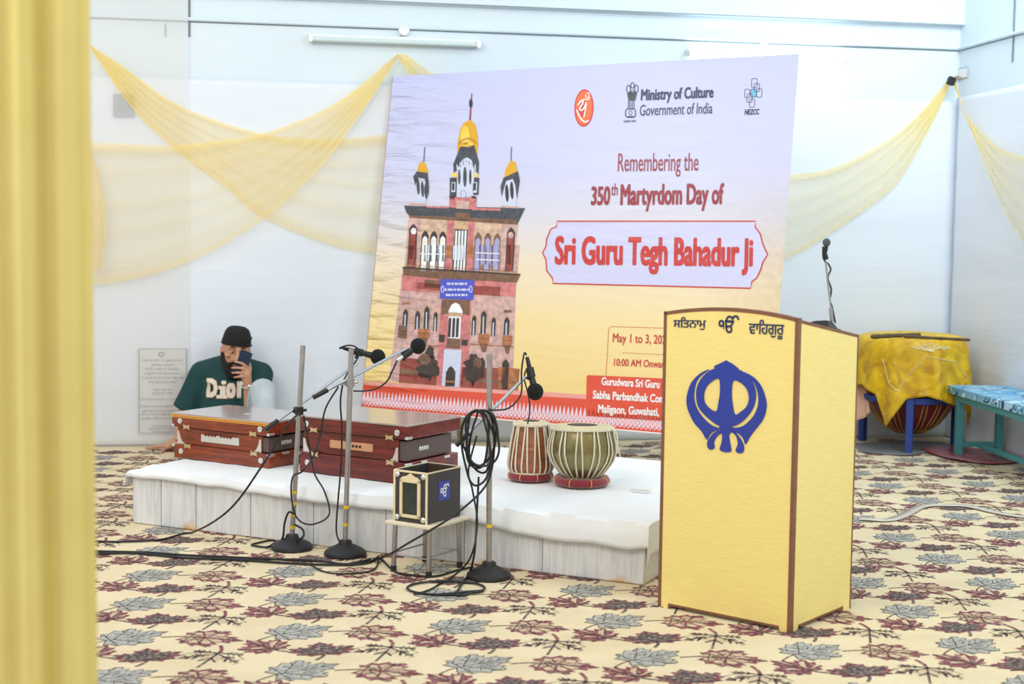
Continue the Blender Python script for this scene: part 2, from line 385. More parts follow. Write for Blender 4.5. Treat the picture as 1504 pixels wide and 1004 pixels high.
for X in (0,PW-.018):
    q.box(X-e,X+.018+e,PD-.006,PD+e,0,.942); q.box(X-e,X+.018+e,.055,PD-.055,.011,.018)
    q.add([(X-e,.018,.998),(X+.018+e,.018,.998),(X+.018+e,PD,.934),(X-e,PD,.934),(X-e,.018,1.008),(X+.018+e,.018,1.008),(X+.018+e,PD,.944),(X-e,PD,.944)],[(0,3,2,1),(4,5,6,7),(0,1,5,4),(1,2,6,5),(2,3,7,6),(3,0,4,7)])
q.build('edge_banding','edge',root,smooth=30)
pinv=inv(A_,prz); pN=Vector((math.sin(prz),-math.cos(prz),0))
def pod(off):
    def fn(x,y):   # crop pixels of the emblem close-up
        P=pinv@onpl(960+x*.22917,450+y*.22917,A_,pN); return Vector((P.x,-off,P.z))
    return fn
q=MB()
def solid_flat(q,loops,off=.003,mi=0):
    f=pod(off); q.flat(loops,f,mi); g=pod(-.0005)
    for l in loops:
        n=len(l); q.add([f(*p) for p in l]+[g(*p) for p in l],[(i,(i+1)%n,(i+1)%n+n,i+n) for i in range(n)],mi)
solid_flat(q,[sp2([(357,402),(300,428),(248,480),(221,545),(212,605),(225,670),(262,745),(310,800),(342,852),(362,822),(388,800),(422,788),(405,772),(375,760),(330,722),(285,662),(263,595),(266,525),(290,460)],4)])
solid_flat(q,[sp2([(398,395),(340,425),(295,480),(275,545),(284,630),(325,690),(385,742),(430,768),(470,785),(510,768),(560,745),(615,690),(648,630),(658,560),(640,490),(600,435),(540,400),(470,392)],4),
  sp2([(420,463),(372,482),(334,528),(325,590),(346,637),(402,670),(420,600),(428,530)],4),sp2([(514,475),(560,488),(600,530),(613,590),(597,640),(562,672),(524,690),(508,620),(503,545)],4)],.0035)
solid_flat(q,[[(388,382),(430,362),(467,344),(505,365),(546,396),(530,418),(400,410)]],.003)
solid_flat(q,[sp2([(578,420),(640,450),(692,510),(721,590),(725,650),(705,720),(662,778),(622,830),(592,882),(578,850),(550,816),(505,795),(510,778),(560,770),(600,745),(648,690),(672,620),(668,550),(640,480)],4)])
solid_flat(q,[sp2([(420,770),(470,778),(512,775),(500,805),(486,830),(500,915),(492,930),(465,933),(436,925),(425,910),(437,870),(440,815)],4)],.003)
solid_flat(q,[sp2([(425,792),(392,806),(366,832),(345,870),(350,905),(370,917),(393,903),(389,870),(408,832),(440,806)],4)])
solid_flat(q,[sp2([(500,800),(530,830),(541,880),(527,922),(550,940),(577,930),(580,890),(558,845),(525,806)],4)])
q.build('khanda_emblem','acrylic',root,smooth=None)
q=MB(); f=pod(.0016)
def put(q,txt,LB,RB,LT,fn,mi=0,bold=0,out=(0,-1,0)):
    vs,fs=text2d(txt,bold); n=len(vs)//(9 if bold else 1); d=Vector(out)*4e-5
    q.add([fn(LB[0]+(RB[0]-LB[0])*a+(LT[0]-LB[0])*b_,LB[1]+(RB[1]-LB[1])*a+(LT[1]-LB[1])*b_)+d*(k//n) for k,(a,b_) in enumerate(vs)],fs,mi)
for w_,a,b_,c_ in (('ਸਿਤਨਾਮੁ',(126,148),(336,150),(128,66)),('ੴ',(415,168),(548,172),(418,52)),('ਵਾਿਹਗੁਰੂ',(608,203),(836,212),(612,80))):
    q=MB(); put(q,w_,a,b_,c_,f,0,.016); q.build('lettering','letter',root,smooth=None)

# ------------------------------------------------------------------ stage platform and its sheet
PL=Vector((-1.639,6.111,0)); PR=Vector((.493,5.103,0)); SL=(PR-PL).length; SD=1.42; SH=.222
srz=math.atan2((PR-PL).y,(PR-PL).x); sinv=inv(PL,srz)
m,N,L,b=new_mat('streaked_grey_marble'); MT['marble']=m
tc=N.new('ShaderNodeTexCoord'); mp=N.new('ShaderNodeMapping'); mp.inputs['Scale'].default_value=(16,1,1.3)
nz=N.new('ShaderNodeTexNoise'); nz.inputs['Scale'].default_value=3.2; nz.inputs['Detail'].default_value=7; nz.inputs['Distortion'].default_value=.8
rp=N.new('ShaderNodeValToRGB'); rp.color_ramp.elements[0].position=.3; rp.color_ramp.elements[1].position=.62
rp.color_ramp.elements[0].color=rgb((200,203,208)); rp.color_ramp.elements[1].color=rgb((226,225,225))
n2=N.new('ShaderNodeTexNoise'); n2.inputs['Scale'].default_value=5; n2.inputs['Detail'].default_value=5
sx=N.new('ShaderNodeSeparateXYZ'); L.new(tc.outputs['Object'],sx.inputs[0])
mr=N.new('ShaderNodeMapRange'); mr.inputs[1].default_value=.0; mr.inputs[2].default_value=.10; mr.inputs[3].default_value=.3; mr.inputs[4].default_value=-.2
L.new(sx.outputs['Z'],mr.inputs[0]); ad=N.new('ShaderNodeMath'); ad.operation='ADD'; L.new(mr.outputs[0],ad.inputs[0]); L.new(n2.outputs['Fac'],ad.inputs[1])
r2=N.new('ShaderNodeValToRGB'); r2.color_ramp.elements[0].position=.78; r2.color_ramp.elements[1].position=.9; r2.color_ramp.elements[0].color=(0,0,0,1)
L.new(ad.outputs[0],r2.inputs[0]); mx=N.new('ShaderNodeMix'); mx.data_type='RGBA'; mx.inputs[7].default_value=rgb((208,166,112))
L.new(tc.outputs['Object'],mp.inputs[0]); L.new(mp.outputs[0],nz.inputs['Vector']); L.new(nz.outputs['Fac'],rp.inputs[0]); L.new(tc.outputs['Object'],n2.inputs['Vector'])
L.new(r2.outputs[0],mx.inputs[0]); L.new(rp.outputs[0],mx.inputs[6]); L.new(mx.outputs[2],b.inputs['Base Color']); b.inputs['Roughness'].default_value=.45
MT['grout']=mat('dark_joint',(150,146,142),.8)
root=thing('stage_platform','low marble clad platform carrying the instruments in front of the banner','platform',PL,srz)
q=MB(); q.box(0,SL,0,SD,0.001,SH); q.build('marble_block','marble',root,bevel=.006)
for x in (.155,.34,.62,.93,1.27,1.62,1.95):
    q=MB(); q.box(x,x+.003,-.0012,.002,.001,SH-.008); q.build('joint_line','grout',root)
# sheet
hang=[]
for x,y in ((188,690),(250,703),(330,716),(420,730),(500,741),(560,748),(640,753),(690,763),(750,779),(800,791),(870,797),(930,806),(947,805)):
    P=sinv@onpl(x,y,PL,Vector((math.sin(srz),-math.cos(srz),0))); hang.append((P.x,max(.03,SH+.012-P.z)))
def hang_at(x):
    xs=[h[0] for h in hang]; ys=[h[1] for h in hang]; return float(np.interp(x,xs,ys))+.006*noise.noise(Vector((x*9,0,3)))
q=MB(); top=SH+.012
def sheet(u,v):
    OR=.13; OLf=.075
    x=-OLf+(SL+OLf+OR)*u; of=hang_at(min(max(x,0),SL)); y=-of+(SD-.02+of)*(v**1.0) if True else 0
    z=top+.003*noise.noise(Vector((x*5,y*5,1)))+.0025*noise.noise(Vector((x*14,y*4,2)))
    X,Y=x,y
    wv=.012*noise.noise(Vector((x*6,y*4,5)))+.006*noise.noise(Vector((x*17+y*9,y*8,8)))
    if y<0: k=-y; z=top-k+.004; Y=-.010-.012*min(1,k/.05)-abs(wv)*min(1,k/.06)
    elif y<.03: z-= .0015*(1-y/.03)
    if x>SL: k=x-SL; X=SL+.012+.010*noise.noise(Vector((y*7,0,9)))+.004; z=min(z,top-k+(0.0 if y>0 else 0))-(k*.25 if y<0 else 0)
    if x<0: k=-x; X=-.012-.018*abs(noise.noise(Vector((y*9,1,4))))-.3*k; z=min(z,top-k*.9+.012*noise.noise(Vector((y*11,k*20,4))))
    return Vector((X,Y,z))
q.grid(sheet,150,90)
o=q.build('stage_sheet','white_cloth',solid=.003); o.location=PL; o.rotation_euler=(0,0,srz)
tag(o,'white cotton sheet spread over the platform, hanging over its front edge','sheet')
ZT=top+.005

# ------------------------------------------------------------------ banner
bh=Vector((.865,-.502,0)).normalized(); bv=Vector((-.051,-.144,-.988)); bv-=bh*bv.dot(bh); bv.normalize(); bN=bh.cross(bv)
if bN.y>0: bN=-bN
bTL=Vector((-.732,8.586,2.214)); BWd,BHt=2.515,1.987
brz=math.atan2(bh.y,bh.x); bmid=bTL+bh*(BWd/2)+bv*BHt; broot=(bmid.x,bmid.y,0); binv=inv(broot,brz)
def bn_uv(x,y):
    P=onpl(x,y,bTL,bN)-bTL; return P.dot(bh),P.dot(bv)
def bn_at(u,v,off=0): return binv@(bTL+bh*u+bv*v+bN*off)
def bn(k,cx=1,ox=0,cy=None,oy=0):
    cy=cy or cx
    def fn(x,y): 
        u,v=bn_uv(ox+x*cx,oy+y*cy); u=min(max(u,.002),BWd-.002); return bn_at(u,v,.0015+.0007*k)
    return fn
def print_mat(key,c,name,var=.06):
    m=mat(name,c,.30,var=var,vs=34,spec=.5); N=m.node_tree.nodes; L=m.node_tree.links; b=N['Principled BSDF']; MT[key]=m
    vinyl_bump(N,L,b); return m
def vinyl_bump(N,L,b):
    tc=N.new('ShaderNodeTexCoord'); mp=N.new('ShaderNodeMapping'); mp.inputs['Rotation'].default_value=(0,-.85,0); mp.inputs['Scale'].default_value=(1.6,1,9)
    n=N.new('ShaderNodeTexNoise'); n.inputs['Scale'].default_value=1.3; n.inputs['Detail'].default_value=3; n.inputs['Distortion'].default_value=.5
    L.new(tc.outputs['Object'],mp.inputs[0]); L.new(mp.outputs[0],n.inputs['Vector'])
    sx=N.new('ShaderNodeSeparateXYZ'); L.new(tc.outputs['Object'],sx.inputs[0])
    mr=N.new('ShaderNodeMapRange'); mr.inputs[1].default_value=-1.25; mr.inputs[2].default_value=-.55; mr.inputs[3].default_value=1.0; mr.inputs[4].default_value=.08; L.new(sx.outputs['X'],mr.inputs[0])
    bp=N.new('ShaderNodeBump'); bp.inputs['Distance'].default_value=.075; L.new(mr.outputs[0],bp.inputs['Strength']); L.new(n.outputs['Fac'],bp.inputs['Height']); L.new(bp.outputs[0],b.inputs['Normal'])
# sheet ground: lavender fading to cream, as printed
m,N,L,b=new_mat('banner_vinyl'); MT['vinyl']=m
tc=N.new('ShaderNodeTexCoord'); sx=N.new('ShaderNodeSeparateXYZ'); L.new(tc.outputs['Object'],sx.inputs[0])
mr=N.new('ShaderNodeMapRange'); mr.inputs[1].default_value=.25; mr.inputs[2].default_value=2.2; L.new(sx.outputs['Z'],mr.inputs[0])
rp=N.new('ShaderNodeValToRGB'); cr=rp.color_ramp; cr.elements[0].position=.1; cr.elements[0].color=rgb((247,216,142)); cr.elements[1].position=1; cr.elements[1].color=rgb((202,206,246))
for p,c in ((.28,(246,222,164)),(.45,(238,222,200)),(.58,(218,216,230)),(.72,(208,210,244))):
    el=cr.elements.new(p); el.color=rgb(c)
L.new(mr.outputs[0],rp.inputs[0])
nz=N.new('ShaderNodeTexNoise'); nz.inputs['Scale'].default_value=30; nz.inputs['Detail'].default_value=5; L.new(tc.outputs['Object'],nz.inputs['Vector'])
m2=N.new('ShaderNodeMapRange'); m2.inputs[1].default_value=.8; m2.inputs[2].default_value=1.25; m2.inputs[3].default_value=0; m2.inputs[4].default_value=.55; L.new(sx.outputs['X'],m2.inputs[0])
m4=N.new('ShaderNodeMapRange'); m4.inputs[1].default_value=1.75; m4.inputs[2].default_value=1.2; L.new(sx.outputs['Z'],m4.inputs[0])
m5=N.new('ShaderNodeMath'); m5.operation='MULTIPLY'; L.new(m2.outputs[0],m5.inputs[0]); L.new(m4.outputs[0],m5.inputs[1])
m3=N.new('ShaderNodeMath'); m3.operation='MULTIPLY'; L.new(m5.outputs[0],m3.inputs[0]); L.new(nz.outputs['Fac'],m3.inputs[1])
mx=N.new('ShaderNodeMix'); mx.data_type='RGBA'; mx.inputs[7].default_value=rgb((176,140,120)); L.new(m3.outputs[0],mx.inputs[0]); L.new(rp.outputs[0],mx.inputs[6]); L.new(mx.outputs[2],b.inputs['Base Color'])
b.inputs['Roughness'].default_value=.33; vinyl_bump(N,L,b)
PAL={'orange':(232,88,62),'pinkline':(246,170,160),'petal':(246,222,240),'red':(206,62,58),'maroon':(158,56,66),'navy':(50,52,88),'sky':(110,196,238),'paper':(212,212,246),
 'gold':(232,176,40),'gold2':(248,214,90),'slate':(84,88,98),'pale':(214,220,244),'dark':(66,56,62),'peach':(240,204,178),'pink':(230,140,140),'brown':(140,104,82),'blush':(232,190,184),'lilac':(176,170,216),'sign':(84,92,206),'brick':(172,84,72),'rust':(198,128,84),'tree':(78,62,56),'sand':(226,188,150),'logo':(240,110,50),'white':(250,250,252),'logo_rim':(214,62,56)}
PK=['vinyl']+list(PAL); 
for k,c in PAL.items(): print_mat(k,c,'print_'+k,.42 if k in ('peach','pink','blush','brown','slate','sand','brick','rust','tree') else .05)
pi=lambda k:PK.index(k)
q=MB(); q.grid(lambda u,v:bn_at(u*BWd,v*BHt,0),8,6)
# bottom band with lotus petals
bandv=[bn_uv(548,561)[1]]; bv0=bn_uv(547,562)[1]
def R_(u0,u1,v0,v1,k,mi): q.add([bn_at(u,v,.0015+.0007*k) for u,v in ((u0,v0),(u1,v0),(u1,v1),(u0,v1))],[(0,1,2,3)],pi(mi))
def fnuv(k): return lambda u,v: bn_at(u,v,.0015+.0007*k)
q.flat([[(0,1.826),(BWd,1.798),(BWd,1.822),(0,1.85)]],fnuv(0),pi('pinkline')); q.flat([[(0,1.85),(BWd,1.822),(BWd,BHt),(0,BHt)]],fnuv(0),pi('orange'))
NPET=100
for i in range(NPET):
    u=(i+.5)*BWd/NPET; h=.088; w=BWd/NPET*.5; v1=BHt-.022
    q.flat([[(u,v1-h),(u+w*.55,v1-h*.66),(u+w,v1-h*.3),(u+w*.7,v1-h*.1),(u,v1),(u-w*.7,v1-h*.1),(u-w,v1-h*.3),(u-w*.55,v1-h*.66)]],fnuv(1),pi('petal'))
    q.flat([[(u,v1-h*.55),(u+w*.35,v1-h*.3),(u,v1-h*.12),(u-w*.35,v1-h*.3)]],fnuv(2),pi('pinkline'))
    q.flat([[(u+w*1.1,BHt-.03),(u+w*1.1+.005,BHt-.018),(u+w*1.1-.005,BHt-.018)]],fnuv(2),pi('white'))
R_(0,BWd,BHt-.008,BHt-.001,2,'white')
def roundrect(x0,y0,x1,y1,r,n=4):
    out=[]
    for cx,cy,a in ((x1-r,y0+r,-90),(x1-r,y1-r,0),(x0+r,y1-r,90),(x0+r,y0+r,180)):
        for k in range(n+1):
            t=math.radians(a+90*k/n); out.append((cx+r*math.cos(t),cy+r*math.sin(t)))
    return out
def ell(cx,cy,rx,ry,n=20,a=0): 
    return [(cx+rx*math.cos(t)*math.cos(a)-ry*math.sin(t)*math.sin(a),cy+rx*math.cos(t)*math.sin(a)+ry*math.sin(t)*math.cos(a)) for t in [2*math.pi*i/n for i in range(n)]]
# --- writing
c6=lambda k: bn(k,.3584,780,.3586,80)
put(q,'Ministry of Culture',(449,204),(747,191),(452,142),c6(1),pi('navy'),.028)
put(q,'Government of India',(445,252),(743,242),(448,206),c6(1),pi('navy'),.004)
put(q,'Remembering the',(355,503),(685,500),(358,405),c6(1),pi('maroon'),.004)
put(q,'350',(245,618),(324,617),(248,540),c6(1),pi('maroon'),.03)
put(q,'th',(328,578),(355,577),(330,528),c6(1),pi('maroon'),.01)
put(q,'Martyrdom Day of',(365,644),(789,640),(368,530),c6(1),pi('maroon'),.03)
fr=[(107,683),(920,683),(918,705),(940,735),(950,775),(970,820),(950,850),(942,880),(925,915),(905,930),(900,957),(90,937),(88,915),(65,885),(62,840),(48,812),(62,785),(65,755),(82,715),(105,705)]
q.flat([fr],c6(0),pi('paper')); q.stroke(fr,5.5,c6(1),pi('red'),True)
put(q,'Sri Guru Tegh Bahadur Ji',(96,896),(909,905),(99,742),c6(2),pi('red'),.034)
c7=lambda k: bn(k,.1793,860,.1793,460)
put(q,'May 1 to 3, 2025',(222,258),(692,276),(226,162),c7(1),pi('red'),.012)
put(q,'10:00 AM Onwards',(232,430),(696,449),(236,369),c7(1),pi('red'),.012)
q.stroke([(168,512),(180,330),(190,135),(197,115),(212,108),(640,121),(1180,136),(1196,146),(1196,560)],3.5,c7(1),pi('red'))
q.stroke([(300,322),(640,338),(1100,356)],2.5,c7(1),pi('red'))
q.flat([[(5,840),(10,520),(20,505),(640,533),(1330,562),(1346,578),(1346,930)]],c7(1),pi('orange'))
put(q,'Gurudwara Sri Guru',(131,588),(608,615),(134,521),c7(2),pi('white'),.025)
put(q,'Sabha Parbandhak Committee',(60,698),(815,744),(64,630),c7(2),pi('white'),.025)
put(q,'Maligaon, Guwahati,',(101,833),(603,861),(106,745),c7(2),pi('white'),.025)
# --- round red mark
c8=lambda k: bn(k,.1395,800,.1395,100)
q.flat([ell(415,420,102,199,32,.04)],c8(0),pi('logo_rim')); q.flat([ell(415,420,88,180,32,.04)],c8(1),pi('logo')); q.flat([ell(400,420,42,95,24,.1)],c8(2),pi('logo_rim'))
for w_,pts in ((14,[(352,395),(378,355),(406,338),(402,375),(372,425),(392,445),(422,415),(440,362)]),(12,[(442,366),(432,440),(414,520)]),(15,[(340,438),(366,498),(398,548),(432,568),(466,550)]),(9,[(412,328),(455,334),(484,308)]),(8,[(444,268),(464,262),(472,288),(456,314),(436,304),(438,282)])):
    q.stroke(sp2(pts,5,False),w_,c8(3),pi('white'))
# --- lion capital in outline
for e_ in ((926,182,19,28),(884,222,20,42),(966,218,19,40)): q.stroke(ell(*e_,16),9,c8(1),pi('navy'),True)
q.flat([[(868,268),(900,240),(925,262),(950,238),(976,262),(958,340),(882,342)]],c8(0),pi('slate'))
for x_ in (902,918,934): q.stroke([(x_,230),(x_-2,335)],7,c8(1),pi('navy'))
for x_ in (884,903,924,944): q.stroke([(x_,340),(x_-3,428)],9,c8(1),pi('navy'))
q.stroke(roundrect(853,430,957,518,24),10,c8(1),pi('navy'),True); q.stroke(ell(905,470,16,24,14),6,c8(1),pi('navy'),True); q.stroke([(872,514),(938,514)],16,c8(1),pi('navy'))
put(q,'सत्यमेव जयते',(830,582),(960,578),(831,545),c8(1),pi('navy'),.01)
# --- linked squares
c9=lambda k: bn(k,.0797,1080,.0797,100)
q.flat([roundrect(285,385,392,536,35)],c9(0),pi('sky'))
for r_ in ((295,195,395,355),(345,285,440,435),(393,380,490,535),(288,388,388,533),(175,390,265,545),(220,475,315,630),(270,570,365,720)):
    q.stroke([(x_+(460-y_)*.04,y_) for x_,y_ in roundrect(*r_,18)],9,c9(1),pi('navy'),True)
put(q,'NEZCC',(172,864),(440,854),(182,760),c9(1),pi('navy'),.03)
# --- printed building
g4=lambda k: bn(k,.2989,540,.2988,80)
g5=lambda k: bn(k,.279,540,.279,360)
def P4(mi,pts,k=1): q.flat([pts],g4(k),pi(mi))
def P5(mi,pts,k=1): q.flat([pts],g5(k),pi(mi))
def B(x0,y0,x1,y1): return [(x0,y0),(x1,y0+(x1-x0)*.035),(x1-(y1-y0)*.05,y1+(x1-x0)*.035),(x0-(y1-y0)*.05,y1)]
def A4(x,y0,y1,w,mi,k=3): q.flat([[(x-w,y0+w*1.3),(x-w*.5,y0+w*.4),(x,y0),(x+w*.5,y0+w*.4),(x+w,y0+w*1.3),(x+w-(y1-y0)*.05,y1),(x-w-(y1-y0)*.05,y1)]],g4(k),pi(mi))
def A5(x,y0,y1,w,mi,k=3): q.flat([[(x-w,y0+w*1.3),(x-w*.5,y0+w*.4),(x,y0),(x+w*.5,y0+w*.4),(x+w,y0+w*1.3),(x+w-(y1-y0)*.05,y1),(x-w-(y1-y0)*.05,y1)]],g5(k),pi(mi))
P4('peach',[(203,790),(740,830),(735,860),(700,1012),(650,1060),(180,1060)],0); P5('peach',[(215,0),(800,0),(788,155),(190,125)],0)
P4('brick',[(510,192),(515,192),(508,322),(499,322)]); q.flat([ell(508,241,9,22)],g4(2),pi('dark'))
P4('gold',[(441,492),(443,430),(455,370),(475,335),(505,320),(530,345),(542,400),(544,440),(540,492)])
q.flat([ell(480,400,22,50)],g4(2),pi('gold2')); q.flat([ell(494,442,28,13)],g4(2),pi('gold2')); q.stroke([(450,440),(470,420),(495,412),(520,420),(535,438)],6,g4(3),pi('rust'))
P4('slate',[(455,455),(525,445),(548,530),(546,588),(525,565),(512,520),(490,505),(465,520),(445,562),(424,584),(422,540)],2)
for k_ in range(7): q.stroke([(440+k_*15,545-(14-abs(k_-3)*4)*2.2),(444+k_*14.5,575-(14-abs(k_-3)*4)*3.2)],6,g4(3),pi('pale'))
P4('pale',[(443,562),(465,520),(490,505),(512,520),(526,565),(520,695),(438,708)],3)
for x_,w_ in ((480,9),(452,6),(506,6)): q.flat([ell(x_,602,w_,50 if x_==480 else 38)],g4(4),pi('slate'))
q.stroke(ell(472,686,14,18,12),4,g4(4),pi('lilac'),True)
P4('slate',[(405,605),(440,607),(438,702),(404,700)],2); P4('slate',[(514,603),(550,607),(545,690),(512,690)],2)
P4('pale',[(414,628),(433,628),(432,676),(413,676)],3); P4('dark',[(417,632),(429,632),(428,668),(416,668)],4); P4('pale',[(517,628),(540,628),(537,680),(516,680)],3); P4('dark',[(521,632),(535,632),(533,668),(520,668)],4)
q.flat([ell(428,592,14,12)],g4(3),pi('gold2')); q.flat([ell(532,594,12,11)],g4(3),pi('gold2'))
P4('pink',[(404,700),(537,705),(533,762),(402,750)],3); P4('blush',[(440,718),(502,722),(500,760),(436,757)],4); P4('brick',[(404,700),(430,701),(430,712),(404,712)],4); P4('dark',[(404,694),(430,696),(430,706),(404,706)],5); P4('dark',[(512,696),(535,698),(535,708),(512,706)],5)
P4('slate',[(180,742),(775,755),(735,838),(690,815),(520,805),(400,800),(205,792),(190,775)],2)
P4('brown',[(205,790),(735,812),(735,836),(205,802)],3); P4('pink',[(515,752),(655,757),(655,768),(515,765)],4); P4('pink',[(290,745),(402,748),(402,756),(290,753)],4)
# flanking cupolas
P4('gold',[(244,576),(252,540),(268,527),(285,535),(298,575),(299,604)],2); P4('slate',[(244,574),(296,582),(303,650),(300,700),(282,612),(250,604),(236,645),(225,600)],3)
P4('pale',[(240,612),(286,607),(300,685),(280,738),(234,738)],2)
for x_,y_ in ((250,650),(271,662),(288,672)): q.flat([ell(x_,y_,8,40,14,-.05)],g4(3),pi('slate'))
P4('blush',[(210,730),(290,735),(290,746),(205,744)],3); q.stroke([(282,455),(277,528)],4,g4(3),pi('slate'))
P4('gold',[(671,610),(680,560),(705,520),(728,530),(738,578)],2); P4('slate',[(669,606),(740,573),(749,620),(735,712),(726,640),(715,612),(682,622),(660,700),(654,650)],3)
P4('pale',[(680,622),(720,610),(740,672),(728,748),(671,748),(660,692)],2)
for x_,y_ in ((686,682),(710,668)): q.flat([ell(x_,y_,9,44,14,-.05)],g4(3),pi('dark'))
P4('blush',[(655,742),(745,748),(745,757),(650,752)],3); q.stroke([(708,455),(705,522)],4,g4(3),pi('slate'))
# upper storey
P4('blush',[(205,800),(262,804),(250,1062),(190,1062)],1); P4('blush',[(664,815),(740,832),(715,1062),(655,1062)],1)
P5('blush',[(205,0),(265,0),(262,120),(200,112)],1); P5('blush',[(708,0),(798,0),(788,140),(700,130)],1)
for x_ in (394,494): P4('pink',[(x_,800),(x_+34,803),(x_+22,1062),(x_-14,1062)],2)
for x_ in (417,527): P5('rust',[(x_,0),(x_+28,0),(x_+26,68),(x_-2,66)],4)
P4('brown',[(432,776),(505,780),(503,808),(430,806)],4); P4('sand',[(428,810),(498,812),(492,862),(424,860)],3)
P4('slate',[(430,858),(494,861),(484,1064),(415,1064)],3); P5('slate',[(448,0),(520,0),(516,84),(444,80)],3)
for k_ in range(4): P4('white',[(434+k_*15,866),(443+k_*15,866),(434+k_*15,1062),(425+k_*15,1062)],4); P5('pale',[(452+k_*17,2),(463+k_*17,2),(461+k_*17,78),(450+k_*17,76)],4)
for x_ in (284,327,371): A4(x_,866+(x_-284)*.03,1064,17,'dark',3); A4(x_,892,1064,13,'white',4)
for x_ in (545,592,638): A4(x_,874+(x_-545)*.05,1064,16,'brown',3); A4(x_,900,1064,12,'lilac',4)
P5('pale',[(285,0),(412,0),(408,90),(280,82)],3); P5('lilac',[(572,0),(697,0),(694,108),(570,98)],3)
for k_ in range(4): P5('slate',[(300+k_*32,0),(308+k_*32,0),(306+k_*32,86),(298+k_*32,86)],4); P5('slate',[(590+k_*32,0),(597+k_*32,0),(595+k_*32,102),(588+k_*32,102)],4)
q.stroke([(275,45),(412,48)],5,g5(5),pi('white')); q.stroke([(570,40),(697,45)],5,g5(5),pi('white')); q.stroke([(570,75),(697,80)],5,g5(5),pi('white'))
A4(226,832,1064,20,'dark',2); A4(225,852,1064,14,'brick',3); A4(706,850,1064,20,'dark',2); A4(705,872,1064,14,'brick',3)
q.flat([ell(228,868,14,16)],g4(4),pi('white')); q.flat([ell(705,888,14,16)],g4(4),pi('blush'))
P5('brick',[(222,0),(245,0),(240,75),(220,72)],3); P5('brick',[(738,0),(758,0),(756,100),(735,98)],3)
q.stroke([(205,105),(385,118),(560,125),(790,142)],5,g5(4),pi('rust'))
# lower storey
P5('blush',[(182,150),(782,180),(762,764),(112,714)],0)
P5('brown',[(186,114),(806,152),(786,196),(560,185),(385,178),(190,156)],4); P5('tree',[(186,113),(806,151),(803,160),(188,122)],5)
P5('pink',[(182,158),(780,192),(778,272),(180,238)],2); P5('brick',[(260,195),(385,205),(385,240),(258,228)],3); P5('brick',[(560,212),(700,220),(698,268),(560,258)],3); P5('brown',[(300,182),(388,186),(386,226),(300,222)],3)
P5('sign',[(387,178),(565,183),(557,289),(382,281)],6)
for y_,x0,x1 in ((203,420,530),(234,408,540),(262,414,528)):
    x_=x0
    while x_<x1:
        w_=random.choice((12,18,26)); q.stroke([(x_,y_),(min(x_+w_,x1),y_+w_*.03)],11,g5(7),pi('pale')); x_+=w_+5
for x_ in (397,546): q.stroke(ell(x_,232,7,18,10),4,g5(7),pi('pale'),True)
P5('pink',[(388,290),(432,292),(406,744),(360,738)],2); P5('pink',[(498,292),(546,296),(530,660),(484,748)],2)
P5('brown',[(392,285),(540,290),(536,372),(500,360),(488,315),(465,300),(444,310),(430,360),(388,365)],3)
P5('white',[(428,345),(445,312),(466,302),(486,314),(502,348),(497,372),(428,368)],4); P5('sand',[(430,352),(497,357),(494,374),(428,369)],5)
P5('white',[(428,372),(494,376),(488,492),(423,487)],3)
for x_ in (436,457,477): A5(x_,380,484,7,'dark',5)
P5('brown',[(420,490),(490,494),(486,545),(414,540)],4); P5('tree',[(378,470),(410,472),(404,512),(376,508)],4); P5('tree',[(498,496),(530,498),(526,528),(494,526)],4)
P5('pale',[(404,548),(497,552),(482,747),(391,740)],3); A5(440,636,742,25,'tree',5); P5('rust',[(412,712),(458,714),(458,724),(411,721)],6)
for x_,y0,y1,w_ in ((202,335,425,13),(266,345,442,13),(314,322,462,14),(360,350,452,10),(563,368,472,11),(614,345,470,14),(666,378,478,11),(735,378,472,14)):
    A5(x_,y0-12,y1,w_+5,'sand',2); A5(x_,y0,y1,w_,'dark',3); P5('pale',[(x_-5,y0+30),(x_+1,y0+30),(x_-1,y1),(x_-8,y1)],4)
for x0,y0,x1,y1 in ((268,438,328,486),(585,464,642,516),(712,474,762,526)): P5('rust',[(x0,y0),(x1,y0+3),(x1-2,y1+2),(x0-2,y1)],4); q.stroke([(x0,(y0+y1)/2),(x1,(y0+y1)/2+3)],4,g5(5),pi('brown')); P5('brown',[(x0+6,y1),(x1-8,y1+2),(x1-20,y1+46),(x0+16,y1+44)],3)
P5('brown',[(166,420),(210,424),(206,492),(160,486)],4); P5('brown',[(720,340),(760,342),(758,356),(718,354)],3); P5('rust',[(186,298),(226,300),(224,312),(184,310)],3)
q.stroke([(250,522),(378,532)],6,g5(3),pi('rust')); q.stroke([(540,520),(770,535)],6,g5(3),pi('rust'))
P5('brick',[(175,590),(372,610),(362,738),(165,722)],2); P5('brown',[(172,650),(365,664),(363,690),(170,676)],3); P5('brick',[(500,640),(800,650),(792,764),(488,748)],2); P5('brown',[(500,700),(795,715),(794,730),(498,716)],3)
A5(728,600,740,18,'tree',3); A5(604,590,700,16,'tree',3); P5('rust',[(690,640),(796,650),(790,762),(686,756)],3); A5(728,672,760,15,'tree',4)
def blob(cx,cy,rx,ry,s,n=46): return [(cx+rx*math.cos(t)*(.8+.45*noise.noise(Vector((math.cos(t)*3+s,math.sin(t)*3,s)))),cy+ry*math.sin(t)*(.8+.45*noise.noise(Vector((math.sin(t)*3,math.cos(t)*3+s,s))))) for t in [2*math.pi*i/n for i in range(n)]]
P5('tree',blob(320,640,70,80,1),5); P5('brown',blob(300,600,40,36,2),6); P5('tree',blob(560,650,58,90,3),5); P5('brown',blob(580,620,28,36,4),6); P5('tree',blob(330,560,26,40,6),5)
for k_ in range(7): q.stroke([(555,740),(520+k_*14,590+abs(k_-3)*14)],5,g5(6),pi('tree'))
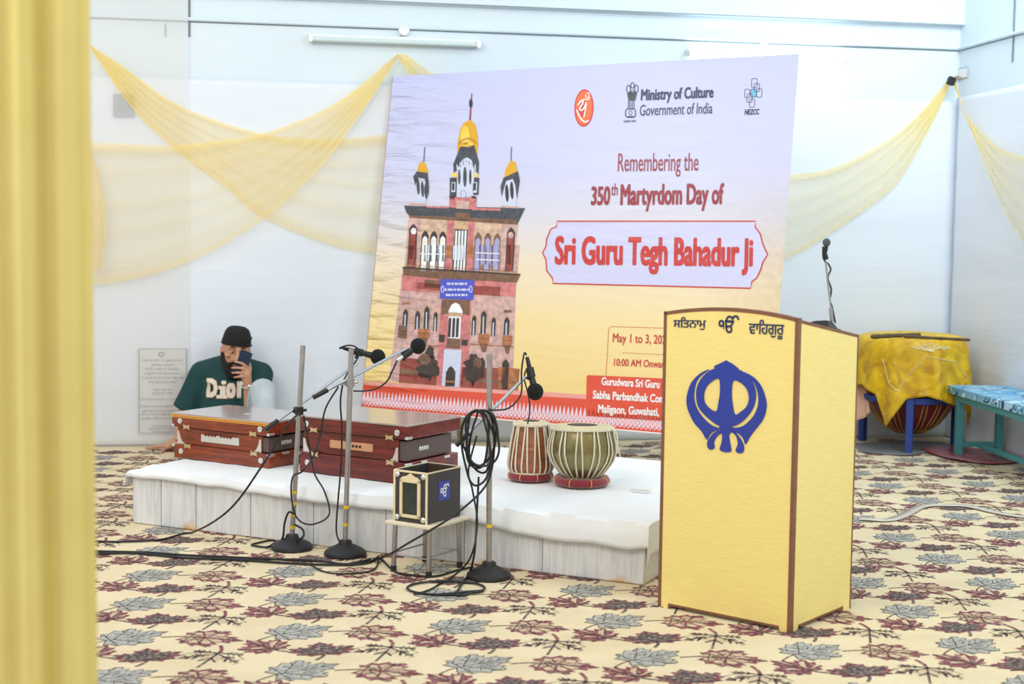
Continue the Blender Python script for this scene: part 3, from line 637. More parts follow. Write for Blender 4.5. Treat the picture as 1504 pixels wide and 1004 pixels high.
root=thing('event_banner','large printed event banner in lavender, cream and orange behind the instruments','banner',broot,brz)
q.build('printed_sheet',PK,root,smooth=None,fix=False)
MT['batten']=mat('raw_wood_batten',(196,160,112),.7,var=.25,stretch=(1,1,6))
def bar(q,u0,u1,v0,v1,d0,d1): 
    vs=[bn_at(u,v,-d) for d in (d0,d1) for u,v in ((u0,v0),(u1,v0),(u1,v1),(u0,v1))]; q.add(vs,[(0,1,2,3),(7,6,5,4),(0,4,5,1),(1,5,6,2),(2,6,7,3),(3,7,4,0)])
for n_,a in (('frame_post',(-.007,.03,0,BHt)),('frame_post',(BWd-.075,BWd-.04,0,BHt)),('frame_rail',(.03,BWd-.075,0,.04)),('frame_rail',(.03,BWd-.075,BHt-.04,BHt)),('frame_post',(BWd*.5-.02,BWd*.5+.02,.04,BHt-.04))):
    q=MB(); bar(q,*a,.003,.035); q.build(n_,'batten',root)
for u in (.36,2.12):
    q=MB(); a=bn_at(u,BHt-.02,-.02); bb=bn_at(u,.7,-.036)
    q.tube([a,Vector((a.x,a.y,.018))],.018,8); q.build('stand_leg','batten',root)
    q=MB(); d=binv.to_3x3()@(-bN); f_=Vector((bb.x,bb.y,0))+Vector((0,.42,0)); q.tube([bb,Vector((f_.x,min(f_.y,bb.y+.3),.018))],.018,8); q.build('stand_strut','batten',root)

# ------------------------------------------------------------------ yellow swags of sheer cloth
def sheer(key,name,c,base):
    m,N,L,b=new_mat(name); MT[key]=m
    out=N['Material Output']; tr=N.new('ShaderNodeBsdfTransparent'); mx=N.new('ShaderNodeMixShader')
    tl=N.new('ShaderNodeBsdfTranslucent'); m1=N.new('ShaderNodeMixShader'); m1.inputs[0].default_value=.4
    b.inputs['Base Color'].default_value=rgb(c); b.inputs['Roughness'].default_value=.6; b.inputs['Sheen Weight'].default_value=.3; tl.inputs[0].default_value=rgb(c)
    at=N.new('ShaderNodeAttribute'); at.attribute_name='weave'
    ad=N.new('ShaderNodeMath'); ad.operation='ADD'; ad.use_clamp=True; ad.inputs[1].default_value=base; L.new(at.outputs['Fac'],ad.inputs[0])
    L.new(b.outputs[0],m1.inputs[1]); L.new(tl.outputs[0],m1.inputs[2]); L.new(ad.outputs[0],mx.inputs[0]); L.new(tr.outputs[0],mx.inputs[1]); L.new(m1.outputs[0],mx.inputs[2]); L.new(mx.outputs[0],out.inputs[0])
sheer('swag','yellow_sheer_net',(253,226,140),.0); sheer('voile','white_sheer_voile',(246,243,238),.0)
def swag(label,top_,bot_,wall,off,nf,seed,group='yellow swags along the walls'):
    """cloth gathered at one end, its upper and lower edges given as points"""
    T=spline([wall(x,y,off) for x,y in top_],10); Bm=spline([wall(x,y,off) for x,y in bot_],10)
    def samp(P,t):
        d=[0]
        for i in range(1,len(P)): d.append(d[-1]+(P[i]-P[i-1]).length)
        s=t*d[-1]
        for i in range(1,len(P)):
            if d[i]>=s-1e-9: 
                k=(s-d[i-1])/max(d[i]-d[i-1],1e-9); return P[i-1].lerp(P[i],k)
        return P[-1]
    nu,nv=60,44; nrm=(wall(700,300,off+.1)-wall(700,300,off)).normalized() if wall is wallpx else -EX
    if wall is wallpx: nrm=NI
    vs=[];wv=[]; W0=(T[-1]-Bm[-1]).length
    for j in range(nv+1):
        for i in range(nu+1):
            t=i/nu; s=j/nv; a=samp(T,t); c=samp(Bm,t); p=a.lerp(c,s)
            wd=(a-c).length
            ph=s*nf*2*math.pi+1.2*noise.noise(Vector((t*2,s*3,seed)))*2
            fold=.5+.5*math.sin(ph); fold=fold**2
            p=p+nrm*(.007*fold*(.4+.6*math.sin(math.pi*s)))
            den=min(.78,.105*W0/max(wd,.05)+.09*fold+.03)
            edge=min(s,1-s)
            if edge<.05: den=min(.9,den+.24)
            elif edge<.10: den=min(.9,den+.08)
            vs.append(p); wv.append(den)
    q=MB(); q.add(vs,[(j*(nu+1)+i,j*(nu+1)+i+1,(j+1)*(nu+1)+i+1,(j+1)*(nu+1)+i) for j in range(nv) for i in range(nu)])
    o=q.build('drape_swag','swag',smooth=180); at=o.data.attributes.new('weave','FLOAT','POINT'); at.data.foreach_set('value',wv)
    return tag(o,label,'drape',group)
swag('sheer yellow swag fanning right from the far left gather behind the curtain edge',
  [(133,66),(188,103),(245,145),(307,173),(377,194),(438,203),(500,203),(565,197),(640,185)],[(133,72),(197,162),(263,224),(329,272),(381,316),(460,351),(510,366),(557,373),(640,380)],wallpx,.045,5,1)
swag('sheer yellow swag fanning left from the peak above the banner corner',
  [(584,79),(504,145),(438,178),(377,198),(330,205),(254,213),(190,211),(134,208),(70,196)],[(586,83),(539,153),(482,232),(438,277),(394,316),(329,359),(263,390),(197,410),(134,418),(70,420)],wallpx,.075,5,2)
swag('short yellow swag dropping right from the peak, passing behind the banner top',
  [(585,79),(600,83),(628,103),(680,130),(740,150)],[(584,84),(598,105),(626,150),(680,230),(740,290)],wallpx,.06,3,3)
swag('sheer yellow swag right of the banner, rising to the black clip in the corner',
  [(1392,117),(1358,159),(1319,195),(1259,231),(1215,249),(1173,255),(1100,258),(1030,256)],[(1396,123),(1366,187),(1319,267),(1271,307),(1219,343),(1169,373),(1100,400),(1030,412)],wallpx,.045,4,4)
swag('sheer yellow swag on the right side wall, falling from the black clip',
  [(1404,119),(1418,165),(1450,203),(1475,220),(1504,229),(1560,232)],[(1401,124),(1430,199),(1466,291),(1494,343),(1525,390),(1560,425)],rwallpx,.05,4,5)
# bunched tail at far left
q=MB(); wv=[]
def tail(u,v):
    x=128+ (26*math.sin(v*2.4)+2)*u; y=205+190*v; return wallpx(x,y,.14+.02*math.sin(u*12))
q.grid(tail,12,20); o=q.build('drape_tail','swag'); at=o.data.attributes.new('weave','FLOAT','POINT'); at.data.foreach_set('value',[.5]*len(o.data.vertices))
tag(o,'narrow bunched tail of yellow cloth beside the front curtain edge','drape')

# ------------------------------------------------------------------ plaque behind voile, panels
MT['plaque']=mat('grey_marble_plaque',(216,217,220),.5,var=.06,vs=8); MT['engrave']=mat('engraved_grey',(84,84,92),.7); MT['engrave_red']=mat('engraved_brown',(136,96,94),.7)
def wl(x,y,off): return wallpx(x,y,off)
pc=wallpx(238,638,.018); prt=(pc.x,pc.y,pc.z); winv=inv(prt,RZ)
root=thing('memorial_plaque','pale marble plaque with engraved lines on the wall left of the seated person','plaque',prt,RZ)
def slab(q,x0,y0,x1,y1,o0_,o1_,mi=0):
    a=winv@wallpx(x0,y1,0); c=winv@wallpx(x1,y0,0); q.box(a.x,c.x,-o1_+.018,-o0_+.018,a.z,c.z,mi)
q=MB(); slab(q,202,511,275,637,.0185,.024); q.build('stone_slab','plaque',root,bevel=.001)
q=MB(); fpl=lambda x,y:winv@wallpx(130+x*.16931,480+y*.16931,.0254)
q.stroke([(438,190),(850,190),(850,920),(438,920)],9,fpl,0,True)
q.stroke(ell(632,238,22,18,10),10,fpl,0,True)
for y_,x0,x1,c_ in ((292,462,818,1),(331,545,742,0),(367,490,796,0),(405,486,796,0),(443,455,836,0),(480,524,760,0),(547,562,722,0),(577,552,732,0),(630,452,836,1),(690,450,836,0),(730,465,830,0),(758,455,836,0),(796,458,836,0),(862,560,760,0),(886,524,780,0),(912,545,770,0)):
    x_=x0
    while x_<x1-8:
        w_=random.choice((14,22,34,46)); e_=min(x_+w_,x1); q.stroke([(x_,y_-7),(e_,y_-7)],3.5,fpl,c_)
        k_=x_+3
        while k_<e_-2: q.stroke([(k_,y_-6),(k_+random.uniform(-3,3),y_+8)],3,fpl,c_); k_+=random.choice((6,8,10))
        x_+=w_+9
q.build('engraving',['engrave','engrave_red'],root,smooth=None)
q=MB()
aR=-( (wallpx(278,400,0)-CN).dot(EX) ); 
q.grid(lambda u,v: room(aR+u*1.3,.036+.007*math.sin(u*26)*(.15+.85*v)+.004*noise.noise(Vector((u*3,v*18,0))),.012+2.62*v),70,60)
o=q.build('sheer_curtain','voile'); at=o.data.attributes.new('weave','FLOAT','POINT'); at.data.foreach_set('value',[.5]*len(o.data.vertices))
tag(o,'sheer white voile panel hanging over the plaque on the left wall','curtain')
MT['greyscreen']=mat('grey_panel',(150,156,168),.5)
q=mb_room(0,1,0,1,0,1); q=MB(); a=wallpx(167,172,.018); c=wallpx(197,139,.018)
q.add([p+NI*d for d in (.001,.012) for p in (a,Vector((c.x,c.y,a.z)),c,Vector((a.x,a.y,c.z)))],[(0,3,2,1),(4,5,6,7),(0,1,5,4),(1,2,6,5),(2,3,7,6),(3,0,4,7)])
tag(q.build('wall_panel','greyscreen',bevel=.002),'small grey square panel on the wall under the left swag','panel')

# ------------------------------------------------------------------ wall lamps
m,N,L,b=new_mat('lit_tube'); MT['lit']=m; b.inputs['Base Color'].default_value=(1,1,1,1); b.inputs['Emission Color'].default_value=(.72,.93,1,1); b.inputs['Emission Strength'].default_value=13
MT['frosted']=mat('unlit_frosted_tube',(206,222,224),.3,var=.04)
def tube_lamp(label,xl,yl,xr,yr,k):
    A=wallpx(xl,yl,.03); Bq=wallpx(xr,yr,.03); mid=(A+Bq)/2; rt=thing('tube_light',label,'wall lamp',mid,RZ); i_=inv(mid,RZ)
    L_=(Bq-A).length/2
    q=MB(); q.box(-L_,L_,-.006,.029,-.012,.030); q.build('batten','white_plastic',rt,bevel=.004)
    q=MB(); q.tube([(-L_+.02,-.028,-.006),(L_-.02,-.028,-.006)],.014,14); q.build('glass_tube',k,rt)
    for s in (-1,1):
        q=MB(); q.box(s*(L_-.012)-.012,s*(L_-.012)+.012,-.045,-.004,-.024,.018); q.build('end_cap','silver',rt,bevel=.003)
tube_lamp('unlit white tube lamp high on the back wall left of the banner',453,57,705,65,'frosted')
tube_lamp('glowing white tube lamp on the back wall above the banner',1010,74,1240,90,'lit')
c=wallpx(593,45,.0); rt=thing('junction_box','round white junction box on the conduit above the unlit tube','junction box',c,RZ)
q=MB(); q.lathe([(.034,0),(.034,.02),(.03,.026)],20,M=Matrix.Rotation(math.radians(90),4,'X')); q.build('box_body','white_plastic',rt)
q=MB(); q.tube([(-.01,-.012,-.03),(-.035,-.02,-.05),(-.05,-.012,-.062)],.004,6); q.build('wire','seam_and_shadow',rt)
c=wallpx(1122,60,.0); rt=thing('junction_box','small white junction box on the conduit above the glowing tube','junction box',c,RZ)
q=MB(); q.lathe([(.026,0),(.026,.018),(.022,.024)],20,M=Matrix.Rotation(math.radians(90),4,'X')); q.build('box_body','white_plastic',rt)
# clip and hook in the corner
c=wallpx(1397,119,.10); rt=thing('corner_clip','black clip pinching the yellow swags together in the room corner','clip',c,RZ)
q=MB(); q.box(-.024,.024,-.02,.02,-.026,.026,M=Matrix.Rotation(.35,4,'Y')); q.build('clip_body','black',rt,bevel=.008)
q=MB(); q.tube([(.02,.0,.02),(.05,.01,.03),(.062,.02,.032)],.004,6); q.build('hook_wire','steel',rt)
c=rwallpx(1415,108,.002); rt=thing('wall_bracket','small transparent edged bracket with brass stub beside the black clip','bracket',c,RZ)
q=MB(); q.stroke([(-.06,-.03),(.06,-.03),(.06,.035),(-.06,.035)],.006,lambda x,y:Vector((-.006,x,y)),0,True); q.build('plate_rim','steel',rt,smooth=None)
q=MB(); q.box(-.005,-.001,-.058,.058,-.028,.033); q.build('plate','white_plastic',rt)
q=MB(); q.tube([(-.005,.03,-.02),(-.04,.03,-.02)],.011,10); q.build('stub','brass',rt)

# ------------------------------------------------------------------ front curtain (near left)
m,N,L,b=new_mat('mustard_satin'); MT['satin']=m
tc=N.new('ShaderNodeTexCoord'); nz=N.new('ShaderNodeTexNoise'); nz.inputs['Scale'].default_value=8; L.new(tc.outputs['Object'],nz.inputs['Vector'])
rp=N.new('ShaderNodeValToRGB'); rp.color_ramp.elements[0].color=rgb((210,190,106)); rp.color_ramp.elements[1].color=rgb((222,206,124)); L.new(nz.outputs['Fac'],rp.inputs[0]); L.new(rp.outputs[0],b.inputs['Base Color'])
b.inputs['Roughness'].default_value=.42; b.inputs['Sheen Weight'].default_value=.4
cx1=ony(137,502,2.05).x
q=MB()
def cur(u,v):
    x=cx1-.95+.95*u; z=.01+3.2*v
    y=2.05+.010*math.sin(u*122+.8)+.014*math.sin(u*47+1)+.01*noise.noise(Vector((u*5,v*2,1)))
    x+= -.012*v
    if u>.965: k=(u-.965)/.035; y+=.03*k*k
    return Vector((x,y,z))
q.grid(cur,420,30); tag(q.build('front_curtain','satin',solid=.002),'tall mustard satin curtain hanging close at the left of the view','curtain')

# ------------------------------------------------------------------ harmoniums
MT['wood_red']=wood('polished_rosewood',(150,62,22),(104,36,12),.3,.3); MT['wood_dark']=wood('dark_mahogany',(126,32,20),(76,14,10),.3,.3)
MT['wood_side']=mat('dull_side_wood',(96,78,74),.45,var=.25,stretch=(1,1,8)); MT['lid_top']=mat('lid_lacquer_painted_sheen',(176,158,150),.16,var=.15,stretch=(8,1,1),coat=.6)  # pale lid top colour paints in the reflection on the polished wood
MT['copper']=mat('copper_plate',(224,166,128),.35,.6); MT['inlay']=mat('orange_inlay',(232,160,56),.4); MT['inlay_dark']=mat('dark_inlay',(86,52,30),.4)
def harmonium(label,org,rz,Wd,Dp,zs,wood_,plate,studs_mid,tall):
    rt=thing('harmonium',label,'harmonium',org,rz,'harmoniums on the platform')
    b1,m1,l0,H=zs
    q=MB(); q.box(0,Wd,0,Dp,0,b1); q.build('base_case',wood_,rt,bevel=.003)
    q=MB(); q.box(.012,Wd-.05,.012,Dp-.02,b1,m1); q.build('keyboard_box',wood_,rt,bevel=.002)
    q=MB(); q.box(Wd-.05,Wd-.016,.016,Dp-.03,b1+.004,m1-.006); q.build('side_panel','wood_side',rt,bevel=.002)
    q=MB(); q.box(-.006,Wd+.006,-.006,Dp+.006,l0,H-.008); q.build('lid',wood_,rt,bevel=.003)
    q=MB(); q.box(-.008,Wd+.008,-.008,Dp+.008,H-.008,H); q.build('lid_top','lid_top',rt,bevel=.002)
    if not tall:
        q=MB(); q.box(-.0075,Wd+.0075,-.0078,-.004,H-.020,H-.0075)
        n=44
        for i in range(n):
            x=Wd*(i+.3)/n; q.box(x,x+Wd/n*.45,-.0086,-.006,H-.016,H-.012,1)
        q.build('inlay_strip',['inlay','inlay_dark'],rt)
    def stud(x,z,y=-.006):
        q=MB(); q.lathe([(.013,0),(.013,.004),(.008,.006),(.0078,.004),(.0035,.004),(.003,.0055)],18,M=Matrix.Translation((x,y,z))@Matrix.Rotation(math.radians(90),4,'X')); q.build('stud','silver',rt)
    zl=(l0+H)/2-.004
    for x in (.045,Wd-.045): stud(x,zl); stud(x,b1*.5,0)
    def latch(x,z,y):
        q=MB(); pts=[(-.02,.012),(-.008,.007),(.008,.007),(.02,.012),(.016,0),(.02,-.012),(.008,-.007),(-.008,-.007),(-.02,-.012),(-.016,0)]
        q.prism(pts,lambda a,b_,d:Vector((x+a,y-d,z+b_)),.004); q.build('latch','brass',rt,smooth=20)
    for x in (.085,Wd-.085): latch(x,l0+.004,-.006); latch(x,b1-.004,0)
    q=MB(); zm=(b1+m1)/2; q.box(Wd*.28,Wd*.68,.008,.013,zm-.017,zm+.017)
    if tall:
        q.build('sound_plate','copper',rt,bevel=.001)
        for k in range(3):
            q=MB(); q.lathe([(.006,0),(.006,.002)],12,M=Matrix.Translation((Wd*(.50+.032*k),.008,zm))@Matrix.Rotation(math.radians(90),4,'X')); q.build('knob','black',rt)
    else:
        q.build('sound_plate','silver',rt,bevel=.001)
        for k in range(9):
            if k==4: continue
            q=MB(); q.lathe([(.006,0),(.006,.003)],10,M=Matrix.Translation((Wd*(.33+.033*k),.008,zm+.016))@Matrix.Rotation(math.radians(90),4,'X')); q.build('stop_knob','wood_dark',rt)
    for x,s in ((.014,1),(Wd-.052,-1)):
        q=MB(); q.prism([(0,0),(s*.05,0),(s*.028,.012),(s*.018,.03),(s*.010,.058),(0,.06)],lambda a,b_,d:Vector((x+a,.012-d,b1+.001+b_)),.004); q.build('corner_guard','silver',rt,smooth=20)
    for x in (.0,Wd):
        for z in (l0,b1-.012):
            q=MB(); q.box(x-.007,x+.007,-.008,.03,z,z+.012); q.build('corner_plate','silver',rt,bevel=.002)
    q=MB()
    for k in range(4): q.ball((Wd-.015,Dp*.3+.018*k,zm+.0),.004,.008,.010)
    q.build('side_handle','silver',rt)
    for y in (Dp*.3,Dp*.75):
        q=MB(); q.box(Wd-.002,Wd+.009,y-.02,y+.02,b1-.010,b1); q.build('hinge','silver',rt,bevel=.001)
    if not tall:
        q=MB(); q.lathe([(.020,0),(.020,.0008)],20,M=Matrix.Translation((Wd*.55,Dp*.42,H))); q.build('lid_badge','silver',rt)
    return rt
LP_=Vector((-1.54,6.455,ZT)); RP_=Vector((-.913,6.103,ZT))
harmonium('reddish brown harmonium with an orange inlaid lid edge, nearer the seated person',LP_,math.radians(-31),.565,.36,(.062,.138,.142,.206),'wood_red',0,0,False)
harmonium('taller dark mahogany harmonium with three black knobs on a brass plate',RP_,math.radians(-31),.568,.385,(.086,.180,.184,.246),'wood_dark',0,0,True)

# ------------------------------------------------------------------ tabla pair
MT['skin_drum']=mat('drum_skin',(214,196,160),.6,var=.12); MT['syahi']=mat('black_drum_paste',(26,24,24),.55)
MT['strap']=mat('pale_leather_strap',(222,212,188),.6,var=.15); MT['bayan']=mat('aged_brass_shell',(150,138,96),.28,.75,var=.3,vs=9,bump=.1,bs=6)
MT['dayan']=wood('drum_wood',(168,96,54),(110,58,36),.3,.4); MT['velvet_red']=mat('maroon_velvet',(140,28,44),.85,var=.3,sheen=.5); MT['gold_thread']=mat('gold_thread',(214,170,80),.5)
MT['peg']=mat('pale_wood_peg',(178,136,96),.5)
def tabla(name,label,ctr,prof,shell,tilt,nstrap,pegs):
    rt=thing(name,label,'drum',ctr,0); T=Matrix.Translation((0,0,0.03))@Matrix.Rotation(tilt,4,'X')@Matrix.Translation((0,0,-.03))
    rm_,zt=prof[-1]
    q=MB(); q.lathe(prof,40,M=T); q.build('shell',shell,rt)
    q=MB(); q.lathe([(rm_+.006,zt-.006),(rm_+.007,zt+.004),(rm_+.001,zt+.009),(.001,zt+.0095)],40,M=T); q.build('drum_head','skin_drum',rt)
    q=MB(); q.lathe([(rm_*.52,zt+.0095),(rm_*.5,zt+.0115),(.001,zt+.012)],32,M=T); q.build('black_spot','syahi',rt)
    q=MB()
    for k in range(2):
        pts=[Vector(((rm_+.008)*math.cos(a),(rm_+.008)*math.sin(a),zt-.004+.004*math.sin(a*40+k*3.14))) for a in [2*math.pi*i/160 for i in range(161)]]
        q.tube([T@p for p in pts],.0045,6)
    q.build('braided_rim','strap',rt)
    q=MB(); rb,zb=prof[1]; pts=[T@Vector(((rb+.004)*math.cos(a),(rb+.004)*math.sin(a),zb+.004)) for a in [2*math.pi*i/40 for i in range(41)]]; q.tube(pts,.006,8); q.build('base_ring','strap',rt)
    pr=np.array(prof[1:])
    for k in range(nstrap):
        a0=2*math.pi*k/nstrap; path=[]
        for i in range(13):
            t=i/12; z=zb+.006+(zt-zb-.002)*t; r=float(np.interp(z,pr[:,1],pr[:,0]))+.004
            a=a0+.5*(2*math.pi/nstrap)*t*(1 if k%2 else -1)*.6
            path.append(T@Vector((r*math.cos(a),r*math.sin(a),z)))
        q=MB(); q.tube(path,.0037,6); q.build('strap','strap',rt)
        if pegs and k%2==0:
            z=zb+.075; r=float(np.interp(z,pr[:,1],pr[:,0]))+.012; q=MB(); q.tube([T@Vector((r*math.cos(a0),r*math.sin(a0),z-.025)),T@Vector((r*math.cos(a0),r*math.sin(a0),z+.025))],.010,10); q.build('tuning_peg','peg',rt,bevel=.002)
    q=MB(); a=-.5; p0=T@Vector(((rm_+.012)*math.cos(a),(rm_+.012)*math.sin(a),zt)); q.tube(spline([p0,p0+Vector((.02,-.01,-.02)),p0+Vector((.026,-.012,-.07)),p0+Vector((.036,-.012,-.115))]),.003,6); q.build('loose_end','strap',rt)
    return rt
def cushion(label,ctr,R,r):
    q=MB(); pr=[(R+r*math.cos(t),r*.85*(1+math.sin(t))) for t in [2*math.pi*i/14 for i in range(14)]]; 
    rt=thing('ring_cushion',label,'cushion',ctr,0,'red ring cushions under the drums')
    q.lathe(pr,48,close=True); q.build('ring','velvet_red',rt)
    for k in range(8):
        a=2*math.pi*k/8+.3; q=MB(); q.tube([Vector(((R+(r+.0012)*math.cos(t))*math.cos(a),(R+(r+.0012)*math.cos(t))*math.sin(a),r*.85*(1+math.sin(t))+.0005)) for t in [2*math.pi*i/16 for i in range(17)]],.0022,5); q.build('gold_stitch','gold_thread',rt)
bc=onz(853,711,ZT+.005); bc.z=ZT+.002; bc.y+=.02
dc=onz(782,704,ZT+.005); dc.z=ZT+.002; dc.y+=.03; dc.x-=.008; bc.x+=.004
cushion('larger maroon ring cushion under the bulging metal drum',bc,.098,.021); cushion('smaller maroon ring cushion under the narrow wooden drum',dc,.078,.020)
tabla('bass_tabla','bulging aged brass tabla drum laced with pale straps, the rounder of the pair',bc+Vector((0,0,.022)),[(.03,0),(.058,.004),(.092,.03),(.126,.075),(.139,.115),(.137,.15),(.127,.19),(.122,.212),(.122,.216)],'bayan',math.radians(-3),24,False)
tabla('treble_tabla','narrow wooden tabla drum tapering to the top, left of the brass one',dc+Vector((0,0,.022)),[(.04,0),(.078,.004),(.090,.02),(.094,.045),(.09,.08),(.081,.14),(.070,.195),(.066,.212),(.066,.216)],'dayan',math.radians(-2),22,False)
# small metal tool on the sheet
c=onz(940,722,ZT+.002); rt=thing('metal_opener','small flat silver tool lying on the sheet beside the brass drum','tool',c,-.45)
q=MB(); q.prism([(-.04,-.008),(.04,-.008),(.045,0),(.04,.008),(-.04,.008)],lambda a,b_,d:Vector((a,b_,.004+d)),.004); q.build('blade','silver',rt)
q=MB(); q.tube([(.01,.0,.010),(.05,.035,.022)],.004,8); q.build('lever','silver',rt)

# ------------------------------------------------------------------ stool and offering box
MT['stool_top']=mat('cream_board',(232,220,196),.5); MT['box_black']=mat('black_textured_board',(66,60,60),.55,var=.25,vs=120,bump=.2,bs=200); MT['cream_trim']=mat('cream_moulding',(234,216,176),.4,var=.1)
MT['glass_dark']=mat('dark_window_glass',(52,60,58),.08,var=.3,vs=6); MT['sticker']=mat('blue_sticker',(44,62,178),.35); MT['white_ink']=mat('white_ink',(244,244,248),.5)
MT['brown_felt']=mat('brown_lining',(74,48,38),.8)
zr=math.radians(-33); fA,fB,fC,fD=onz(589,834),onz(635,842),onz(671,832),onz(627,826)
sc_=(fA+fB+fC+fD)/4; sc_.z=0; sc_.y-=.024; sc_.x-=.008; zst=.196
rt=thing('small_stool','small cream topped stool with steel legs in front of the platform','stool',sc_,zr); si=inv(sc_,zr)
q=MB(); q.box(-.105,.105,-.125,.125,zst-.014,zst); q.build('seat','stool_top',rt,bevel=.003)
for sx_ in (-1,1):
    for sy_ in (-1,1):
        q=MB(); q.tube([(sx_*.078,sy_*.095,zst-.014),(sx_*.082,sy_*.099,.02)],.0095,12); o=q.build('leg','steel',rt)
        q=MB(); q.tube([(sx_*.082,sy_*.099,.022),(sx_*.0825,sy_*.0995,0.0)],.0115,12); q.build('foot_cap','rubber',rt)
for sy_ in (-1,1):
    q=MB(); q.tube([(-.08,sy_*.097,.065),(.08,sy_*.097,.065)],.0035,8); q.build('rung','chrome',rt)
for sx_ in (-1,1):
    q=MB(); q.tube([(sx_*.08,-.097,.072),(sx_*.08,.097,.072)],.0035,8); q.build('rung','chrome',rt)
bx=Vector((sc_.x,sc_.y,zst)); rt=thing('offering_box','black open topped box with cream framed window and blue sticker on the stool','box',bx,zr)
w,d,h,t=.078,.105,.192,.008
q=MB(); q.box(-w,w,-d,-d+t,0.0,h); q.box(-w,w,d-t,d,0,h); q.box(-w,-w+t,-d+t,d-t,0,h); q.box(w-t,w,-d+t,d-t,0,h); q.box(-w+t,w-t,-d+t,d-t,0,t); q.build('carcass','box_black',rt,bevel=.0015)
q=MB(); q.box(-w+t,w-t,d-t-.002,d-t,.02,h-.006); q.build('inner_lining','brown_felt',rt)
for nm,a in (('trim',(-w-.001,-w+.008,-d-.004,-d,0,h)),('trim',(w-.008,w+.001,-d-.004,-d,0,h)),('trim',(-w,w,-d-.003,-d,h-.006,h+.002)),('trim',(w-.001,w+.001,-d,d,h-.004,h+.002)),('trim',(-w,w,d-.004,d+.001,h-.003,h+.002)),('trim',(-w-.001,-w+.004,-d,d,h-.003,h+.002))):
    q=MB(); q.box(*a); q.build(nm,'cream_trim',rt,bevel=.001)
q=MB()
for a in ((-.047,.047,.018,.030),(-.047,.047,.150,.160),(-.047,-.035,.018,.160),(.035,.047,.018,.160)): q.box(a[0],a[1],-d-.008,-d,a[2],a[3])
q.prism([(-.047,.160),(.047,.160),(.036,.170),(.018,.174),(0,.185),(-.018,.174),(-.036,.170)],lambda a,b_,e_:Vector((a,-d-.007+e_,b_)),.007); q.build('window_frame','cream_trim',rt,bevel=.001)
q=MB(); q.box(-.035,.035,-d-.003,-d+.0,.030,.150); q.build('window_pane','glass_dark',rt)
for x in (-.060,.060):
    for z in (.016,.176):
        q=MB(); q.ball((x,-d-.003,z),.011,.007,.011); q.build('stud','silver',rt)
q=MB(); q.box(w,w+.0012,-.036,.034,.078,.150); q.build('sticker','sticker',rt)
q=MB(); put(q,'ੴ',(-.028,.090),(.028,.090),(-.028,.140),lambda x,y:Vector((w+.0018,x,y)),0,.02,(1,0,0)); q.build('sticker_lettering','white_ink',rt,smooth=None)

# ------------------------------------------------------------------ microphone stands
def V(x,y,Y): return ony(x,y,Y)
def micstand(label,base_px,top_px,clamp_px,boom,tapes,grip,Yb):
    b0=onz(*base_px); rt=thing('microphone_stand',label,'microphone stand',b0,0,'microphone stands before the platform'); i_=inv(b0)
    q=MB(); q.lathe([(.080,0),(.084,.006),(.082,.016),(.070,.026),(.045,.038),(.028,.046),(.024,.060),(.014,.062)],40); q.build('base','rubber',rt)
    tp=i_@V(*top_px,b0.y+.02); p0=Vector((0,0,.055))
    q=MB(); q.tube([p0,tp],.0105,14); q.build('pole','steel',rt)
    cp=i_@V(*clamp_px,b0.y+.01); k=(cp.z-p0.z)/(tp.z-p0.z); pc_=p0.lerp(tp,k)
    q=MB(); q.tube([pc_-Vector((0,0,.016)),pc_+Vector((0,0,.016))],.017,14); q.ball(pc_+Vector((-.018,.016,0)),.014); q.tube([pc_+Vector((0,.012,0)),pc_+Vector((-.012,.034,0))],.010,10); q.tube([pc_,pc_+Vector((.03,-.004,.004))],.006,8); q.build('clamp','black' if grip else 'steel',rt,bevel=.001)
    e0=i_@V(*boom[0],b0.y+Yb[0]); e1=i_@V(*boom[1],b0.y+Yb[1])
    q=MB(); q.tube([e0,e1],.0062,12); q.build('boom_arm','chrome',rt)
    q=MB(); dr=(e1-e0).normalized(); q.tube([e0-dr*.01,e0+dr*.055],.0095,12,round_caps=False); q.build('arm_grip','black',rt,bevel=.001)
    for y in tapes:
        k=None
        for s in range(201):
            P=p0.lerp(tp,s/200)+b0
            dd=P-CAM; yy=CY-FPX*dd.dot(_U)/dd.dot(_F)
            if yy<=y: k=s/200; break
        if k: P=p0.lerp(tp,k); q=MB(); q.tube([P-Vector((0,0,.006)),P+Vector((0,0,.006))],.0116,14); q.build('tape_band','tape',rt)
    return b0
def microphone(label,tail,neck,head,Yt,Yh,r,silver=False):
    a,n_,h=[V(*p,Y) for p,Y in ((tail,Yt),(neck,Yt+(Yh-Yt)*.7),(head,Yh))]
    rt=thing('microphone',label,'microphone',h,0,'microphones on booms'); i_=inv(h); a,n_,h=i_@a,i_@n_,Vector((0,0,0)); d=(h-a).normalized(); Ln=(h-a).length
    q=MB(); q.tube([a+d*.028,a+d*(Ln*.55),h-d*r*.8],[.0085,.011,.0135],14); q.build('handle','black',rt)
    q=MB(); q.tube([a,a+d*.03],[.007,.0085],12); q.build('connector','silver' if silver else 'black',rt,bevel=.001)
    q=MB(); q.ball(h,r,r,r*1.05); q.build('foam_head','foam',rt)
    m_=a+d*Ln*.45
    q=MB(); q.tube([m_-d*.018,m_+d*.018],.0155,14); q.tube([m_,m_+Vector((-.012,0,-.026))],.007,8); q.build('holder_clip','black',rt)
sA=micstand('leftmost microphone stand with black dome base before the harmoniums',(429,806),(445,507),(437,603),((392,629),(524,534)),(723,739,756,775),True,(-.03,.16))
sB=micstand('middle microphone stand, its pole rising beside the gap in the harmoniums',(507,815),(516,512),(509,562),((463,582),(597,512)),(745,770),False,(-.02,.10))
